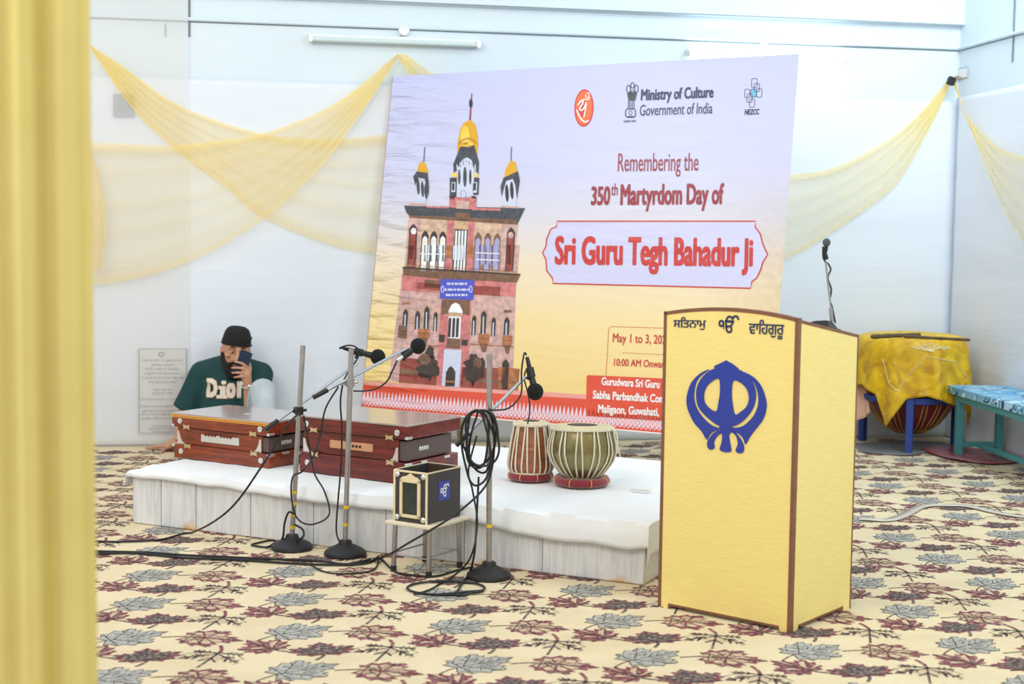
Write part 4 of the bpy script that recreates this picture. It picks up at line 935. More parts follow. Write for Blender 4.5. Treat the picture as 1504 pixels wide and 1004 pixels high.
sC=micstand('microphone stand nearest the camera with coiled cables, right of the small stool',(718,848),(719,520),(719,612),((673,651),(772,553)),(772,),False,(-.02,.10))
microphone('black microphone pointing right, clipped to the leftmost stand boom',(504,511),(545,521),(555,524),sA.y+.15,sA.y+.16,.031)
microphone('black microphone pointing up and right on the middle stand boom',(583,529),(604,516),(614,508),sB.y+.09,sB.y+.12,.031,True)
microphone('black microphone hanging downward on the nearest stand boom',(774,524),(782,562),(786,575),sC.y+.10,sC.y+.08,.031)

# ------------------------------------------------------------------ cables
def cable(label,pts,r=.0042,name='cable'):
    """pts: (x,y,Y) in view of depth Y, or (x,y,None) lying on the carpet"""
    P=[]
    for p in pts:
        if isinstance(p,Vector): P.append(p); continue
        if p[2] is None: v=onz(p[0],p[1],r+.002)
        else: v=ony(*p)
        P.append(v)
    S_=spline(P,8)
    for v in S_: v.z=max(v.z,r+.001)
    q=MB(); q.tube(S_,r,7); return tag(q.build(name,'cable'),label,'cable','black cables')
ya,yb,yc=sA.y,sB.y,sC.y
cable('black cable sagging from the leftmost stand clamp to the carpet at far left',[(440,606,ya-.03),(424,622,ya-.05),(400,660,ya-.06),(384,685,ya-.07),(349,735,ya-.05),(318,763,ya),(281,782,None),(235,792,None),(180,795,None),(136,794,None),(110,792,None)])
cable('black cable running across the carpet to the bases, upper strand of the bundle',[(110,806,None),(139,809,None),(216,811,None),(273,815,None),(388,820,None),(464,823,None),(510,828,None),(544,821,None)],.0048)
cable('black cable running across the carpet to the bases, lower strand of the bundle',[(110,812,None),(139,813,None),(200,812,None),(273,819,None),(340,821,None),(430,827,None),(490,829,None),(535,827,None),(556,817,None)],.0048)
cable('thin black cable bulging forward on the carpet before the middle stand',[(455,828,None),(480,840,None),(520,842,None),(550,835,None),(556,818,None)],.003)
cable('black cable rising from carpet to the coil on the nearest stand',[(556,820,None),(575,812,yc+.05),(600,797,yc-.05),(636,776,yc-.11),(670,754,yc-.10),(708,720,yc-.06),(722,690,yc-.04),(726,640,yc-.03),(719,600,yc-.02)])
cable('black cable looping on the carpet round the front of the nearest stand',[(560,820,None),(575,835,None),(590,842,None),(636,846,None),(668,838,None),(695,832,None)])
th=[(655+57*math.cos(t),863+10*math.sin(t),None) for t in [.4+2*math.pi*i/14 for i in range(17)]]
cable('black cable lying in an oval loop on the carpet before the nearest stand',[(703,700,yc-.03),(700,760,yc-.04),(697,810,yc-.08),(688,845,None)]+th[::-1]+[(640,873,None)])
cable('black cable hanging straight down from coil past the stool to the floor loop',[(700,640,yc-.03),(688,690,yc-.04),(694,720,yc-.04),(701,770,yc-.05),(690,820,yc-.05),(660,850,None),(630,866,None),(608,872,None)],.0036)
# coil on the stand
P=[]
for k in range(5):
    x0=709+random.uniform(-8,8); w_=20+random.uniform(-6,16); hgt=100+random.uniform(-30,30)
    for t in np.linspace(0,2*math.pi,12,endpoint=False):
        P.append((x0-2+w_*math.sin(t)*(1+.2*math.sin(t*2+k)),602+hgt*.5*(1-math.cos(t)),yc-.03-.012*(k%4)))
cable('thick hank of coiled black cable hung over the nearest stand clamp',P,.0042,'cable_coil')
cable('black cable from the downward microphone wrapping along its boom',[(773,521,yc+.10),(770,519,yc+.08),(766,545,yc+.07),(766,575,yc+.05),(758,590,yc+.04),(745,600,yc+.02),(730,602,yc),(720,602,yc-.02)],.0034)
cable('black cable dangling from the downward microphone tail to the drum rim',[(774,540,yc+.11),(770,555,yc+.12),(776,580,yc+.2),(778,602,yc+.25),(775,622,yc+.3)],.003)
cable('black cable drooping from the upward microphone behind the middle pole',[(583,530,yb+.09),(576,545,yb+.12),(568,560,yb+.14),(552,571,yb+.14),(535,574,yb+.10),(520,574,yb+.04)],.0034)
cable('black cable falling from middle stand clamp behind its pole to its base',[(503,565,yb-.02),(500,590,yb+.02),(502,630,yb+.03),(501,680,yb+.03),(496,740,yb+.03),(494,780,yb+.02),(500,798,yb-.02)],.0036)
cable('black cable drooping from middle clamp to the leftmost pole in a long curve',[(497,568,yb+.01),(478,600,yb-.02),(470,640,yb-.02),(460,670,yb-.03),(444,692,ya),(430,700,ya-.02),(428,730,ya-.03),(436,760,ya-.04),(455,770,ya-.05),(478,762,ya-.04),(484,748,ya-.02),(476,720,ya),(462,695,ya+.03),(455,660,ya+.04),(446,610,ya)],.0036)
cable('black cable tangled at the foot of leftmost stand',[(433,770,ya-.03),(445,778,ya-.04),(443,790,ya-.06),(418,799,None),(400,793,None),(378,797,None),(370,800,None),(392,803,None),(405,796,None),(415,790,ya),(418,768,ya-.02),(424,752,ya-.03),(432,755,ya-.03)],.0042)
cable('loop of black cable at the tail of the leftmost stand microphone',[(504,511,ya+.15),(499,511,ya+.13),(510,507,ya+.12),(522,509,ya+.12),(528,518,ya+.13),(522,531,ya+.12),(512,545,ya+.10),(503,562,ya+.08)],.0034)

# ------------------------------------------------------------------ desk microphone on the podium
top_at=lambda y:1.003-(y-.02)*(.064/(PD-.016))
dmx,dmy=.36,.33
pw=Matrix.Translation(A_)@Matrix.Rotation(prz,4,'Z'); P0=pw@Vector((dmx,dmy,top_at(dmy)+.002))
P0=None
d=ray(1211,476)
for k in range(400):
    P=CAM+d*((4.4+k*.002)/d.y); l=pinv@P
    if l.y>.30: P0=pw@Vector((min(l.x,PW-.08),.30,top_at(.30)+.0005)); break
rt=thing('desk_microphone','black gooseneck microphone on a flat base standing on the podium','microphone',P0,prz); di=inv(P0,prz)
tl_=math.atan(-.064/(PD-.016)); Tm=Matrix.Rotation(tl_,4,'X')
q=MB(); q.box(-.075,.055,-.05,.05,.001,.012,M=Tm); q.add([Tm@Vector(p) for p in ((-.055,-.035,.012),(.05,-.035,.012),(.05,.035,.012),(-.055,.035,.012),(-.01,-.02,.03),(.035,-.02,.034),(.035,.02,.034),(-.01,.02,.03))],[(0,1,5,4),(1,2,6,5),(2,3,7,6),(3,0,4,7),(4,5,6,7)]); q.build('base','black',rt,bevel=.003)
Yd=P0.y; g=lambda x,y:di@ony(x,y,Yd+.01)
q=MB(); q.tube([g(1222,472),g(1220,452)],.007,10); q.build('socket','steel',rt)
q=MB(); q.tube(spline([g(1223,472),g(1219,440),g(1216,415),g(1213,385)]),.0036,8); q.build('gooseneck','steel',rt)
q=MB(); q.tube(spline([g(1227,474),g(1222,450),g(1219,440),g(1221,425),g(1216,408),g(1220,396),g(1217,388),g(1212,384),g(1209,377),g(1209,368)]),.003,7); q.build('microphone_lead','cable',rt)
q=MB(); q.tube([g(1214,381),g(1211,372),g(1212,362)],[.008,.0085,.0105],12); q.build('handle','black',rt)
MT['grille']=mat('grey_mesh_grille',(92,96,100),.5,.5,bump=.5,bs=900)
q=MB(); q.ball(g(1214,356),.0135,.0135,.0145); q.build('mesh_head','grille',rt)

# ------------------------------------------------------------------ kettle drum under yellow velvet
m,N,L,b=new_mat('mustard_crushed_velvet'); MT['velvet']=m
tc=N.new('ShaderNodeTexCoord'); nz=N.new('ShaderNodeTexNoise'); nz.inputs['Scale'].default_value=9; nz.inputs['Detail'].default_value=5; nz.inputs['Distortion'].default_value=1.2
rp=N.new('ShaderNodeValToRGB'); rp.color_ramp.elements[0].position=.32; rp.color_ramp.elements[1].position=.7; rp.color_ramp.elements[0].color=rgb((186,136,0)); rp.color_ramp.elements[1].color=rgb((238,196,22))
L.new(tc.outputs['Object'],nz.inputs['Vector']); L.new(nz.outputs['Fac'],rp.inputs[0]); L.new(rp.outputs[0],b.inputs['Base Color']); b.inputs['Roughness'].default_value=.5; b.inputs['Sheen Weight'].default_value=.25; b.inputs['Sheen Tint'].default_value=rgb((255,220,90))
MT['drum_shell']=mat('maroon_drum_shell',(104,30,38),.5,var=.2); MT['blue_paint']=mat('blue_painted_wood',(38,64,150),.5,var=.2); MT['cord']=mat('golden_cord',(196,150,80),.6); MT['silver_thread']=mat('silver_embroidery',(238,226,180),.4,.3); MT['pink_cloth']=mat('salmon_cloth',(232,188,160),.9)
dr=Vector((2.475,8.79,0)); rt=thing('kettle_drum','big maroon kettle drum on a blue stand under the yellow velvet cover','drum',dr,0)
bp_=[(.03,.085),(.09,.09),(.17,.14),(.235,.22),(.285,.33),(.305,.44),(.305,.56),(.29,.66),(.285,.675)]
q=MB(); q.lathe(bp_,48); q.build('shell','drum_shell',rt)
q=MB(); q.lathe([(.289,.66),(.289,.678),(.02,.684)],40); q.build('drum_head','skin_drum',rt)
pr=np.array(bp_)
for k in range(36):
    a=2*math.pi*k/36; path=[]
    for i in range(12):
        z=.10+.55*i/11; r=float(np.interp(z,pr[:,1],pr[:,0]))+.003; aa=a+.12*i/11*(1 if k%2 else -1); path.append((r*math.cos(aa),r*math.sin(aa),z))
    q=MB(); q.tube(path,.0032,5); q.build('cord','cord',rt)
lf=onz(1334,664)-dr
ang=math.atan2(lf.y,lf.x); lr=lf.length
st=thing('drum_stand','blue wooden ring stand holding the covered kettle drum','stand',dr,0)
q=MB(); q.lathe([(.288,.295),(.312,.295),(.312,.335),(.296,.335)],40,close=True); q.build('ring','blue_paint',st,bevel=.003)
for k in range(3):
    a=ang+2*math.pi*k/3; c_,s_=math.cos(a),math.sin(a)
    q=MB(); q.box(-.02,.02,-.022,.022,0,.336,M=Matrix.Translation((c_*.325,s_*.325,0))@Matrix.Rotation(a,4,'Z')); q.build('leg','blue_paint',st,bevel=.004)
# velvet cover : circle-ish cloth with a ragged lower edge taken round the drum
hemp=[(1258,620),(1290,634),(1318,598),(1320,597),(1360,590),(1392,600),(1398,612),(1412,622),(1424,637),(1436,600)]
def hem(a):   # lower edge height by bearing, front half measured
    pts=[(-math.pi,.36),(-2.75,.40),(-2.45,.345),(-2.22,.15),(-2.02,.265),(-1.93,.315),(-1.9,.335),(-1.55,.352),(-1.22,.315),(-1.08,.30),(-.82,.27),(-.55,.20),(-.42,.13),(-.2,.30),(.5,.34),(1.5,.34),(2.4,.35),(math.pi,.36)]
    return float(np.interp(a,[p[0] for p in pts],[p[1] for p in pts]))
q=MB(); na,nr=140,34; vs=[];
for j in range(nr+1):
    for i in range(na):
        a=-math.pi+2*math.pi*i/na; t=j/nr
        if t<.42:
            r=.305*t/.42; z=.690+.022*(1-(t/.42)**3)+.003*noise.noise(Vector((r*9*math.cos(a),r*9*math.sin(a),0)))
        else:
            k=(t-.42)/.58; zt=.690; z=zt-(zt-hem(a))*k; sh=.022*min(1,k/.12)
            fold=.018*math.sin(a*9+1.1)+.014*math.sin(a*17+.5)+.010*noise.noise(Vector((a*5,k*2,2)))
            r=.305+sh+max(-.012,fold)*min(1,k*1.6)+.016*k
            z=zt-(zt-hem(a))*k; r=.305+.034*math.sqrt(min(1,k/.16))+max(-.012,fold)*min(1,k*1.6)+.022*k
        vs.append((r*math.cos(a),r*math.sin(a),z))
q.add(vs,[(j*na+i,j*na+(i+1)%na,(j+1)*na+(i+1)%na,(j+1)*na+i) for j in range(nr) for i in range(na)])
cv=thing('velvet_cover','mustard yellow velvet cloth draped over the kettle drum','cloth',dr,0)
o=q.build('cloth','velvet',cv,solid=.003)
def surf(a,k):
    zt=.690; z=zt-(zt-hem(a))*k; fold=.018*math.sin(a*9+1.1)+.014*math.sin(a*17+.5)+.010*noise.noise(Vector((a*5,k*2,2)))
    r=.305+.034*math.sqrt(min(1,k/.16))+max(-.012,fold)*min(1,k*1.6)+.022*k; return Vector(((r+.004)*math.cos(a),(r+.004)*math.sin(a),z))
q=MB(); c0=surf(-1.5,.20)
pet=[]
for k in range(7):
    x_=(k-3)*.032; pet+= [c0,surf(-1.5+x_*3.0-.03,.10+.012*abs(k-3)),surf(-1.5+x_*3.4,.075+.016*abs(k-3)),surf(-1.5+x_*3.0+.03,.11+.012*abs(k-3)),c0]
q.tube(spline(pet,4),.0026,5); q.build('embroidered_flower','silver_thread',cv)
for a0,a1,k0,k1 in ((-2.35,-2.0,.3,.75),(-2.0,-1.6,.72,.30),(-1.6,-1.0,.30,.34),(-1.0,-.6,.34,.60)):
    q=MB(); q.tube([surf(a0+(a1-a0)*t/12,k0+(k1-k0)*t/12) for t in range(13)],.002,5); q.build('embroidered_line','silver_thread',cv)
for k in range(40):
    a=-2.4+2.0*random.random(); kk=.92+.06*random.random() if k%2 else random.random()*.9+.05
    q=MB(); q.ball(surf(a,kk),.0035,n=6); q.build('sequin','silver_thread',cv)
q=MB(); q.grid(lambda u,v: Vector((-.375+.10*u+.012*math.sin(u*12),-.06+.02*v-.18*u*(1-v)*.5,.135+.27*v-.02*u*0+(.09*u*(1-v)))),12,10); o=q.build('salmon_cloth','pink_cloth',solid=.003); o.location=dr; tag(o,'salmon pink cloth hanging at the left of the kettle drum','cloth')
# sticks on the drum
MT['stick']=mat('dark_carved_wood',(104,80,46),.5,var=.4,vs=30,stretch=(1,1,1))
def stick(label,p0,p1,z,r0,r1):
    a=onz(*p0,z); c=onz(*p1,z); q=MB(); L_=(c-a).length
    pts=[a.lerp(c,t/12) for t in range(13)]; rr=[(r0+(r1-r0)*t/12)*(1+.12*math.sin(t*2.1)) for t in range(13)]
    q.tube(pts,rr,10,round_caps=True); tag(q.build('drum_stick','stick'),label,'drum stick','drum sticks on the velvet cover')
stick('thicker dark wooden drum stick lying left on the velvet cover',(1282,494),(1350,491),.725,.014,.011)
stick('longer thin dark wooden drum stick lying right on the velvet cover',(1330,494),(1423,499),.722,.010,.0085)

# ------------------------------------------------------------------ bench
MT['teal']=mat('teal_painted_wood',(82,160,166),.5,var=.2); 
m,N,L,b=new_mat('blue_swirl_fabric'); MT['swirl']=m
tc=N.new('ShaderNodeTexCoord'); mp=N.new('ShaderNodeMapping'); mp.inputs['Scale'].default_value=(1,.55,1); L.new(tc.outputs['Object'],mp.inputs[0]); wv=N.new('ShaderNodeTexNoise'); wv.inputs['Scale'].default_value=3.6; wv.inputs['Detail'].default_value=1; wv.inputs['Distortion'].default_value=2.6
L.new(mp.outputs[0],wv.inputs['Vector']); rp=N.new('ShaderNodeValToRGB'); cr=rp.color_ramp; cr.interpolation='CONSTANT'; cr.elements[0].color=rgb((96,166,206)); cr.elements[1].position=.36; cr.elements[1].color=rgb((44,66,118))
for p,c in ((.40,(170,212,228)),(.47,(52,76,128)),(.50,(98,168,208)),(.57,(206,228,236)),(.61,(48,70,122)),(.64,(120,182,212))):
    el=cr.elements.new(p); el.color=rgb(c)
L.new(wv.outputs['Fac'],rp.inputs[0]); L.new(rp.outputs[0],b.inputs['Base Color']); b.inputs['Roughness'].default_value=.7
bf=onz(1400,668); brz2=math.atan2(-.995,.06); rt=thing('bench','teal wooden bench with blue swirl patterned padded seat in the right corner','bench',bf,brz2)
# local x along the bench toward the camera, local y to the wall
BWb,BLb,ZS=.285,1.25,.372
q=MB()
def seatf():
    pts=roundrect(-.05,-.04,BLb+.05,BWb+.03,.03)
    return pts
q.prism(seatf(),lambda x,y,d:Vector((x,y,ZS+d)),.045); q.build('padded_seat','swirl',rt,bevel=.018)
for x in (0,BLb-.04):
    for y in (0,BWb-.04):
        q=MB(); q.box(x,x+.042,y,y+.042,0,ZS-.001); q.build('leg','teal',rt,bevel=.003)
for n_,a in (('apron',(.0,BLb,-.003,.022,ZS-.045,ZS-.001)),('apron',(.0,BLb,BWb-.022,BWb+.003,ZS-.045,ZS-.001)),('apron',(.0,.025,.0,BWb,ZS-.045,ZS-.001)),('stretcher',(.01,.035,.04,BWb-.04,.055,.085)),('stretcher',(.03,BLb,BWb*.5-.014,BWb*.5+.014,.052,.082))):
    q=MB(); q.box(*a); q.build(n_,'teal',rt,bevel=.003)
# sheets on the floor under them
MT['red_plastic']=mat('red_floor_plastic',(176,44,58),.25,var=.3,vs=8,bump=.4,bs=9,c2=(150,110,116)); MT['grey_sheet']=mat('grey_floor_sheet',(128,128,130),.6,var=.2,vs=5); MT['clear_strip']=mat('cloudy_plastic_strip',(206,198,186),.2,var=.15)
def floor_sheet(name,mat_,label,px,z0,seed,amp,cat):
    P=[onz(*p) for p in px]; c=sum(P,Vector())/len(P); q=MB(); n=len(P); ring=[p for p in spline(P+[P[0]],5)[:-1]]
    vs=[c+Vector((0,0,z0+amp))]; k=8; m_=len(ring); fs=[]
    for j in range(1,k+1):
        for p in ring:
            v=c.lerp(p,j/k); v.z=z0+amp*(.5+.5*noise.noise(Vector((v.x*6+seed,v.y*6,seed))))*(1.0 if j<k else .8); vs.append(v)
    fs+=[(0,1+i,1+(i+1)%m_) for i in range(m_)]
    for j in range(k-1): fs+=[(1+j*m_+i,1+(j+1)*m_+i,1+(j+1)*m_+(i+1)%m_,1+j*m_+(i+1)%m_) for i in range(m_)]
    q.add(vs,fs); return tag(q.build(name,mat_,solid=.002),label,cat)
floor_sheet('floor_sheet','grey_sheet','grey sheet on the carpet under the kettle drum stand',[(1262,664),(1300,668),(1334,669),(1366,664),(1385,655),(1384,650),(1330,649),(1262,652)],.003,3,.006,'floor sheet')
floor_sheet('plastic_sheet','red_plastic','crumpled red plastic sheet on the carpet under the teal bench',[(1352,661),(1380,672),(1420,680),(1470,683),(1510,680),(1540,686),(1530,668),(1480,668),(1430,660),(1395,655)],.006,8,.016,'plastic sheet')
q=MB(); S_=spline([onz(*p,.004) for p in ((1262,762),(1300,764),(1325,758),(1353,744),(1385,742),(1420,743),(1460,752),(1504,759),(1540,762))],8)
vs=[];n_=len(S_)
for i,p in enumerate(S_):
    t=(S_[min(i+1,n_-1)]-S_[max(i-1,0)]).normalized(); s_=Vector((-t.y,t.x,0))*.026; h_=.004+.010*max(0,noise.noise(Vector((i*.12,0,3)))); vs+=[p+s_+Vector((0,0,h_*.4)),p+Vector((0,0,h_)),p-s_+Vector((0,0,h_*.4))]
q.add(vs,[(i*3+k,i*3+k+1,i*3+k+4,i*3+k+3) for i in range(n_-1) for k in (0,1)]); tag(q.build('plastic_strip','clear_strip',solid=.002),'cloudy clear plastic strip snaking over the carpet at the right','plastic strip')

# ------------------------------------------------------------------ seated person
MT['skin']=mat('brown_skin',(196,144,114),.5,var=.1,vs=30); MT['tee']=mat('dark_green_jersey',(8,62,64),.8,var=.14,vs=10,bump=.9,bs=7)
MT['jeans']=mat('pale_washed_denim',(184,194,202),.85,var=.16,vs=14,bump=.2,bs=40); MT['beard']=mat('black_hair',(22,19,18),.8,var=.3,bump=.8,bs=160)
MT['knit']=mat('black_knit_cloth',(20,20,22),.9,bump=.6,bs=120); MT['eye_white']=mat('eye_white',(226,220,214),.3); MT['eye_dark']=mat('eye_dark',(28,20,18),.2); MT['lip']=mat('lip',(150,88,80),.5)
MT['phone_case']=mat('blue_phone_case',(14,36,66),.55,var=.05,spec=.25); MT['glass_black']=mat('black_phone_glass',(14,15,18),.08); MT['watch_steel']=mat('watch_steel',(206,204,198),.25,.9); MT['patch']=mat('cream_towelling',(236,222,206),.9,bump=.5,bs=150); MT['patch_edge']=mat('ochre_stitching',(186,150,104),.8); MT['band_red']=mat('red_thread',(170,30,40),.7)
HS=ony(338,640,8.26); HS.z=0
person=thing('person','person in green tee and black cap sitting against the wall, looking at a phone','person',HS,0); pi_=inv(HS)
G=lambda x,y,Y: pi_@ony(x,y,Y)
def fused(name,mats,build,vox,parent,smooth_it=4):
    """several overlapping tapered forms fused into one continuous surface"""
    q=MB(); build(q); o=q.build(name,mats,None,fix=True)
    r=o.modifiers.new('r','REMESH'); r.mode='VOXEL'; r.voxel_size=vox; r.use_smooth_shade=True
    if smooth_it: s=o.modifiers.new('s','SMOOTH'); s.iterations=smooth_it; s.factor=.5
    dg=bpy.context.evaluated_depsgraph_get(); me=bpy.data.meshes.new_from_object(o.evaluated_get(dg)); o.modifiers.clear(); old=o.data; o.data=me; bpy.data.meshes.remove(old)
    me.name=name; me.shade_smooth()
    if parent: o.parent=parent
    return o
def limb(q,pts,rr,n=16,k=6): 
    q.tube(spline(pts,k),[float(v) for v in np.interp(np.linspace(0,len(pts)-1,(len(pts)-1)*k+1),range(len(pts)),rr)],n,round_caps=True)
# joints
chest=G(338,566,8.30); pelvis=Vector((-.02,.02,.115)); neck=G(343,541,8.27); 
shR=G(298,549,8.28); elR=G(271,606,8.27); wrR=G(262,650,8.21)
shL=G(382,550,8.30); elL=G(371,622,8.08); wrL=G(364,564,7.985)
hipR=Vector((-.10,-.02,.10)); knR=Vector((-.10,-.44,.085)); anR=Vector((.16,-.40,.05))
hipL=Vector((.17,-.02,.11)); knL=G(386,575,7.86); anL=Vector((knL.x+.05,knL.y-.16,.085))
# head frame
hc=G(346,516,8.20)
HM=Matrix.Translation(hc)@Matrix.Rotation(math.radians(18),4,'Z')@Matrix.Rotation(math.radians(7),4,'Y')@Matrix.Rotation(math.radians(9),4,'X')   # face toward -y
def hp(x,y,z): return HM@Vector((x,y,z))
R3=HM.to_3x3()
def head(q):
    q.ball(hp(0,.012,.025),.076,.094,.098,M=R3); q.ball(hp(0,-.012,-.035),.062,.074,.078,M=R3); q.ball(hp(0,-.035,-.075),.040,.045,.036,M=R3)
    q.tube([hp(0,-.088,.022),hp(0,-.102,-.008),hp(0,-.108,-.022)],[.009,.012,.016],10,round_caps=True); q.ball(hp(-.013,-.094,-.026),.010); q.ball(hp(.013,-.094,-.026),.010)
    q.tube([hp(-.05,-.066,.032),hp(-.025,-.084,.036),hp(0,-.082,.034),hp(.025,-.084,.036),hp(.05,-.066,.032)],.009,8,round_caps=True)
    for s in (-1,1):
        q.ball(hp(s*.048,-.062,-.012),.020,.018,.016,M=R3); q.ball(hp(s*.078,.012,.0),.010,.018,.030,M=R3)
    q.ball(hp(0,-.082,-.052),.024,.014,.010,M=R3)
def hand_hold(q):
    # palm at right edge of the phone, four fingers wrapped across its back, thumb along the side
    pal=G(361,549,7.975); q.tube([wrL,pal.lerp(wrL,.4),pal,pal+Vector((-.004,0,.022))],[.024,.028,.031,.026],14,round_caps=True)
    for (x0,y0),(x1,y1),(x2,y2),r in (((363,539),(354,533),(345,531),.0082),((362,544),(352,540),(341,540),.0086),((361,549),(351,547),(341,547),.0084),((360,554),(351,553),(344,554),.0074)):
        limb(q,[G(x0,y0,7.968),G((x0+x1)/2,(y0+y1)/2-.5,7.946),G(x1,y1,7.938),G(x2,y2,7.947)],[r*1.1,r*1.08,r,r*.82],10,4)
    limb(q,[G(365,551,7.985),G(367,540,7.995),G(364,530,8.004),G(359,524,8.008)],[.013,.0115,.010,.008],10,4)
def hand_floor(q):
    c=G(247,655,8.20); q.tube([wrR,wrR.lerp(c,.5)+Vector((0,0,.01)),c],[.024,.030,.026],14,round_caps=True)
    for x,y,Y,r,dz in ((216,661,8.21,.0085,.0),(214,656,8.25,.0085,.0),(219,653,8.28,.008,.0),(226,651.5,8.31,.007,0)):
        tip=G(x,y,Y); tip.z=.0095; mid=c.lerp(tip,.5); mid.z=.026; base=c.lerp(tip,.14); base.z=.026; limb(q,[base,mid,tip],[r*1.15,r*1.05,r*.85],10,4)
    tip=G(238,664,8.12); tip.z=.010; limb(q,[c+Vector((.01,-.01,-.004)),c.lerp(tip,.55)+Vector((0,0,.0)),tip],[.012,.010,.0085],10,4)
def foot(q,a,dirv,s=1):
    d=Vector(dirv).normalized(); c=Vector((a.x,a.y,.0)); 
    q.tube([c-d*.04+Vector((0,0,.03)),c+d*.06+Vector((0,0,.04)),c+d*.14+Vector((0,0,.028)),c+d*.19+Vector((0,0,.02))],[.03,.036,.038,.022],14,round_caps=True); q.tube([a,c+Vector((0,0,.035))],[.036,.034],12,round_caps=True)
    s_=Vector((-d.y,d.x,0))
    for k in range(5): q.tube([c+d*.18+s_*(k-2)*.014+Vector((0,0,.018)),c+d*(.215-.006*k)+s_*(k-2)*.016+Vector((0,0,.013))],.0095-.0006*k,8,round_caps=True)
def body(q):
    head(q); q.tube([chest+Vector((0,0,.09)),neck,hp(0,.015,-.06)],[.075,.056,.054],18,round_caps=True)
    q.tube([pelvis,pelvis.lerp(chest,.5)+Vector((0,-.02,0)),chest],[.135,.13,.14],20,round_caps=True)
    q.tube([shR,chest+Vector((0,0,.055)),shL],[.06,.085,.06],16,round_caps=True)
    limb(q,[shR,elR,wrR],[.052,.040,.024]); limb(q,[shL,elL,wrL],[.052,.042,.024])
    hand_hold(q); hand_floor(q)
    limb(q,[hipR,knR,anR],[.085,.058,.036]); limb(q,[hipL,knL,anL],[.085,.058,.036])
    foot(q,anL,(.25,-1,0)); foot(q,anR,(.9,-.25,0))
bo=fused('body',['skin'],body,.0045,person,3)
# clothing shells
def tee(q):
    q.tube([pelvis+Vector((0,0,-.01)),pelvis.lerp(chest,.5)+Vector((0,-.03,0)),chest+Vector((0,-.01,.0)),chest+Vector((0,0,.06))],[.165,.165,.168,.12],26,round_caps=True)
    q.tube([shR,chest+Vector((-.05,0,.075)),chest+Vector((.05,0,.075)),shL],[.080,.105,.105,.078],20,round_caps=True)
    q.tube([shR,shR.lerp(elR,.55),shR.lerp(elR,.93)],[.080,.078,.082],18); q.tube([shL,shL.lerp(elL,.45),shL.lerp(elL,.82)],[.076,.074,.078],18)
te=fused('tee_shirt',['tee'],tee,.008,person,5)
def jeans(q):
    q.tube([hipR+Vector((-.02,.0,-.0)),hipL+Vector((.02,0,0))],.118,18,round_caps=True)
    limb(q,[hipR,knR,anR.lerp(knR,.12)],[.105,.075,.058]); limb(q,[hipL,knL+Vector((0,0,.002)),anL.lerp(knL,.10)],[.100,.074,.060])
je=fused('jeans',['jeans'],jeans,.008,person,3)
q=MB(); a=[knL+Vector((.062,-.03,.03)),knL.lerp(anL,.3)+Vector((.066,-.035,0)),knL.lerp(anL,.7)+Vector((.06,-.03,0))]; q.tube(a,.0035,6); q.build('seam','eye_dark',je).parent=je
# collar
q=MB(); q.tube([neck+Vector((.073*math.cos(t),.068*math.sin(t)-.005,-.028+.018*math.sin(t)-.0)) for t in [2*math.pi*i/32 for i in range(33)]],.0075,8); c_=q.build('collar','tee',te)
# hair, beard, cap
def beard(q):
    q.ball(hp(0,-.045,-.088),.060,.058,.052,M=R3); q.ball(hp(0,-.05,-.125),.046,.044,.036,M=R3)
    for s in (-1,1):
        q.tube([hp(s*.075,.012,.018),hp(s*.070,.004,-.02),hp(s*.058,-.024,-.060),hp(s*.03,-.055,-.092)],[.008,.014,.024,.034],12,round_caps=True)
        q.tube([hp(s*.003,-.098,-.044),hp(s*.022,-.094,-.048),hp(s*.042,-.078,-.066)],[.008,.009,.013],10,round_caps=True)
be=fused('beard',['beard'],beard,.005,person,1)
q=MB()
for s in (-1,1): q.tube([hp(s*.042,-.081,.040),hp(s*.030,-.088,.043),hp(s*.017,-.090,.039)],[.003,.005,.0035],8,round_caps=True)
q.build('eyebrows','beard',person)
for s in (-1,1):
    q=MB(); q.ball(hp(s*.030,-.0765,.014),.0135,.010,.0075,M=R3); e_=q.build('eye','eye_white',person)
    q=MB(); q.ball(hp(s*.030+.002,-.0850,.0125),.006,.004,.006,M=R3); q.build('iris','eye_dark',e_)
    q=MB(); q.tube([hp(s*.030-.014,-.079,.016),hp(s*.030,-.0875,.0215),hp(s*.030+.014,-.079,.016)],.0035,8,round_caps=True); q.build('eyelid','skin',e_)
q=MB(); q.tube([hp(-.018,-.0965,-.061),hp(0,-.102,-.059),hp(.018,-.0965,-.061)],[.004,.006,.004],8,round_caps=True); q.build('lips','lip',person)
q=MB(); prof=[(.094,-.006),(.097,.012),(.094,.040),(.086,.070),(.072,.094),(.045,.108),(.001,.112)]
TM=HM@Matrix.Translation((0,.010,.040))@Matrix.Rotation(math.radians(-10),4,'X')@Matrix.Diagonal((.86,1.06,.98,1))
q.lathe(prof,36,M=TM); q.tube([TM@Vector((.096*math.cos(t),.096*math.sin(t),.004)) for t in [2*math.pi*i/40 for i in range(41)]],.007,8)
q.tube([TM@Vector((.097*math.cos(t)*math.cos(f_),.097*math.sin(t),.034+.022*math.sin(t+.8))) for t,f_ in [(2*math.pi*i/24,0) for i in range(25)]],.003,6)
q.build('cap','knit',person)
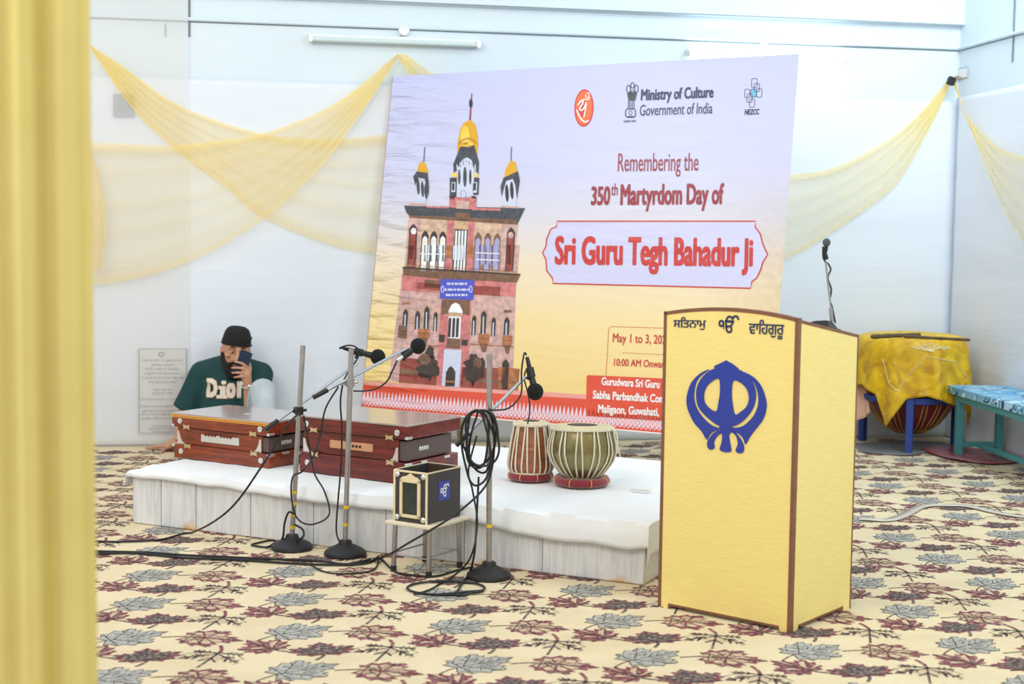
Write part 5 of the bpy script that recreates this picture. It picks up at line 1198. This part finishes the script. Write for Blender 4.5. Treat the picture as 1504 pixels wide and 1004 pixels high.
# watch and thread
q=MB(); wd=(wrL-elL).normalized(); wp=wrL-wd*.012; u_=wd.orthogonal().normalized(); w_=wd.cross(u_); q.tube([wp+(u_*math.cos(t)+w_*math.sin(t))*.029 for t in [2*math.pi*i/24 for i in range(25)]],.006,8); wa=q.build('wrist_watch','watch_steel',person)
q=MB(); q.ball(wp+Vector((.012,-.028,0)),.014,.008,.014); q.build('watch_face','watch_steel',wa)
q=MB(); wd=(wrR-elR).normalized(); wp=wrR-wd*.01; u_=wd.orthogonal().normalized(); w_=wd.cross(u_); q.tube([wp+(u_*math.cos(t)+w_*math.sin(t))*.028 for t in [2*math.pi*i/24 for i in range(25)]],.0035,8); q.build('wrist_thread','band_red',person)
q=MB(); c=G(219.5,654,8.262); c.z=.017; q.tube([c+Vector((.0,.0095*math.cos(t),.0095*math.sin(t)-.004)) for t in [2*math.pi*i/14 for i in range(15)]],.002,6); q.build('finger_ring','silver',person)
# chest lettering laid on the shirt
tv=[v.co.copy() for v in te.data.vertices]; bt=BVHTree.FromPolygons(tv,[tuple(p.vertices) for p in te.data.polygons])
def on_shirt(px,py,lift):
    o_=pi_@CAM; d_=ray(px,py).normalized(); h_=bt.ray_cast(o_,d_)
    return (h_[0]-d_*lift) if h_[0] else G(px,py,8.14)
def shirt_word(q,txt,LB,RB,LT,lift,bold,mi):
    vs,fs=text2d(txt,bold,2)
    q.add([on_shirt(LB[0]+(RB[0]-LB[0])*a+(LT[0]-LB[0])*b_,LB[1]+(RB[1]-LB[1])*a+(LT[1]-LB[1])*b_,lift+5e-5*(k_//(len(vs)//9))) for k_,(a,b_) in enumerate(vs)],fs,mi)
q=MB(); sx_=lambda x,y:(240+x*.20906,470+y*.20916)
for t_,LB,RB,LT in (('D',(302,540),(380,543),(304,408)),('i',(392,548),(436,550),(394,422)),('o',(438,548),(508,550),(440,440)),('r',(516,546),(574,548),(518,428))):
    if t_=='i':
        for pl in (ell(424,438,17,15,14),[(400,462),(437,462),(435,524),(448,527),(446,550),(374,547),(376,524),(398,525),(400,485),(386,484),(388,462)]):
            cx_=sum(p[0] for p in pl)/len(pl); cy_=sum(p[1] for p in pl)/len(pl)
            q.flat([[(cx_+(x-cx_)*1.14+(4 if x>cx_ else -4)*.3,cy_+(y-cy_)*1.1) for x,y in pl]],lambda x,y:on_shirt(*sx_(x,y),.006),1); q.flat([pl],lambda x,y:on_shirt(*sx_(x,y),.010),0)
        continue
    shirt_word(q,t_,sx_(LB[0]-4,LB[1]+4),sx_(RB[0]+4,RB[1]+4),sx_(LT[0]-4,LT[1]-4),.006,.075,1)
    shirt_word(q,t_,sx_(*LB),sx_(*RB),sx_(*LT),.010,.055,0)
q.build('chest_lettering',['patch','patch_edge'],te,smooth=None,fix=False)
# phone (held, so a thing of its own)
pcn=ony(358,530,7.972); ph=thing('smartphone','blue cased smartphone held in front of the seated person\'s face','phone',pcn,0)
PM=Matrix.Rotation(math.radians(14),4,'Z')@Matrix.Rotation(math.radians(20),4,'Y')@Matrix.Rotation(math.radians(-14),4,'X')
q=MB(); q.prism(roundrect(-.034,-.070,.034,.070,.010),lambda x,y,d:PM@Vector((x,d-.004,y-.012)),.008); q.build('case','phone_case',ph,bevel=.001)
q=MB(); q.prism(roundrect(-.031,-.066,.031,.066,.008),lambda x,y,d:PM@Vector((x,.0042+d,y-.012)),.001); q.build('screen','glass_black',ph)
q=MB(); q.ball(PM@Vector((.004,-.0045,.030)),.007,.002,.007); q.build('camera_lens','glass_black',ph)
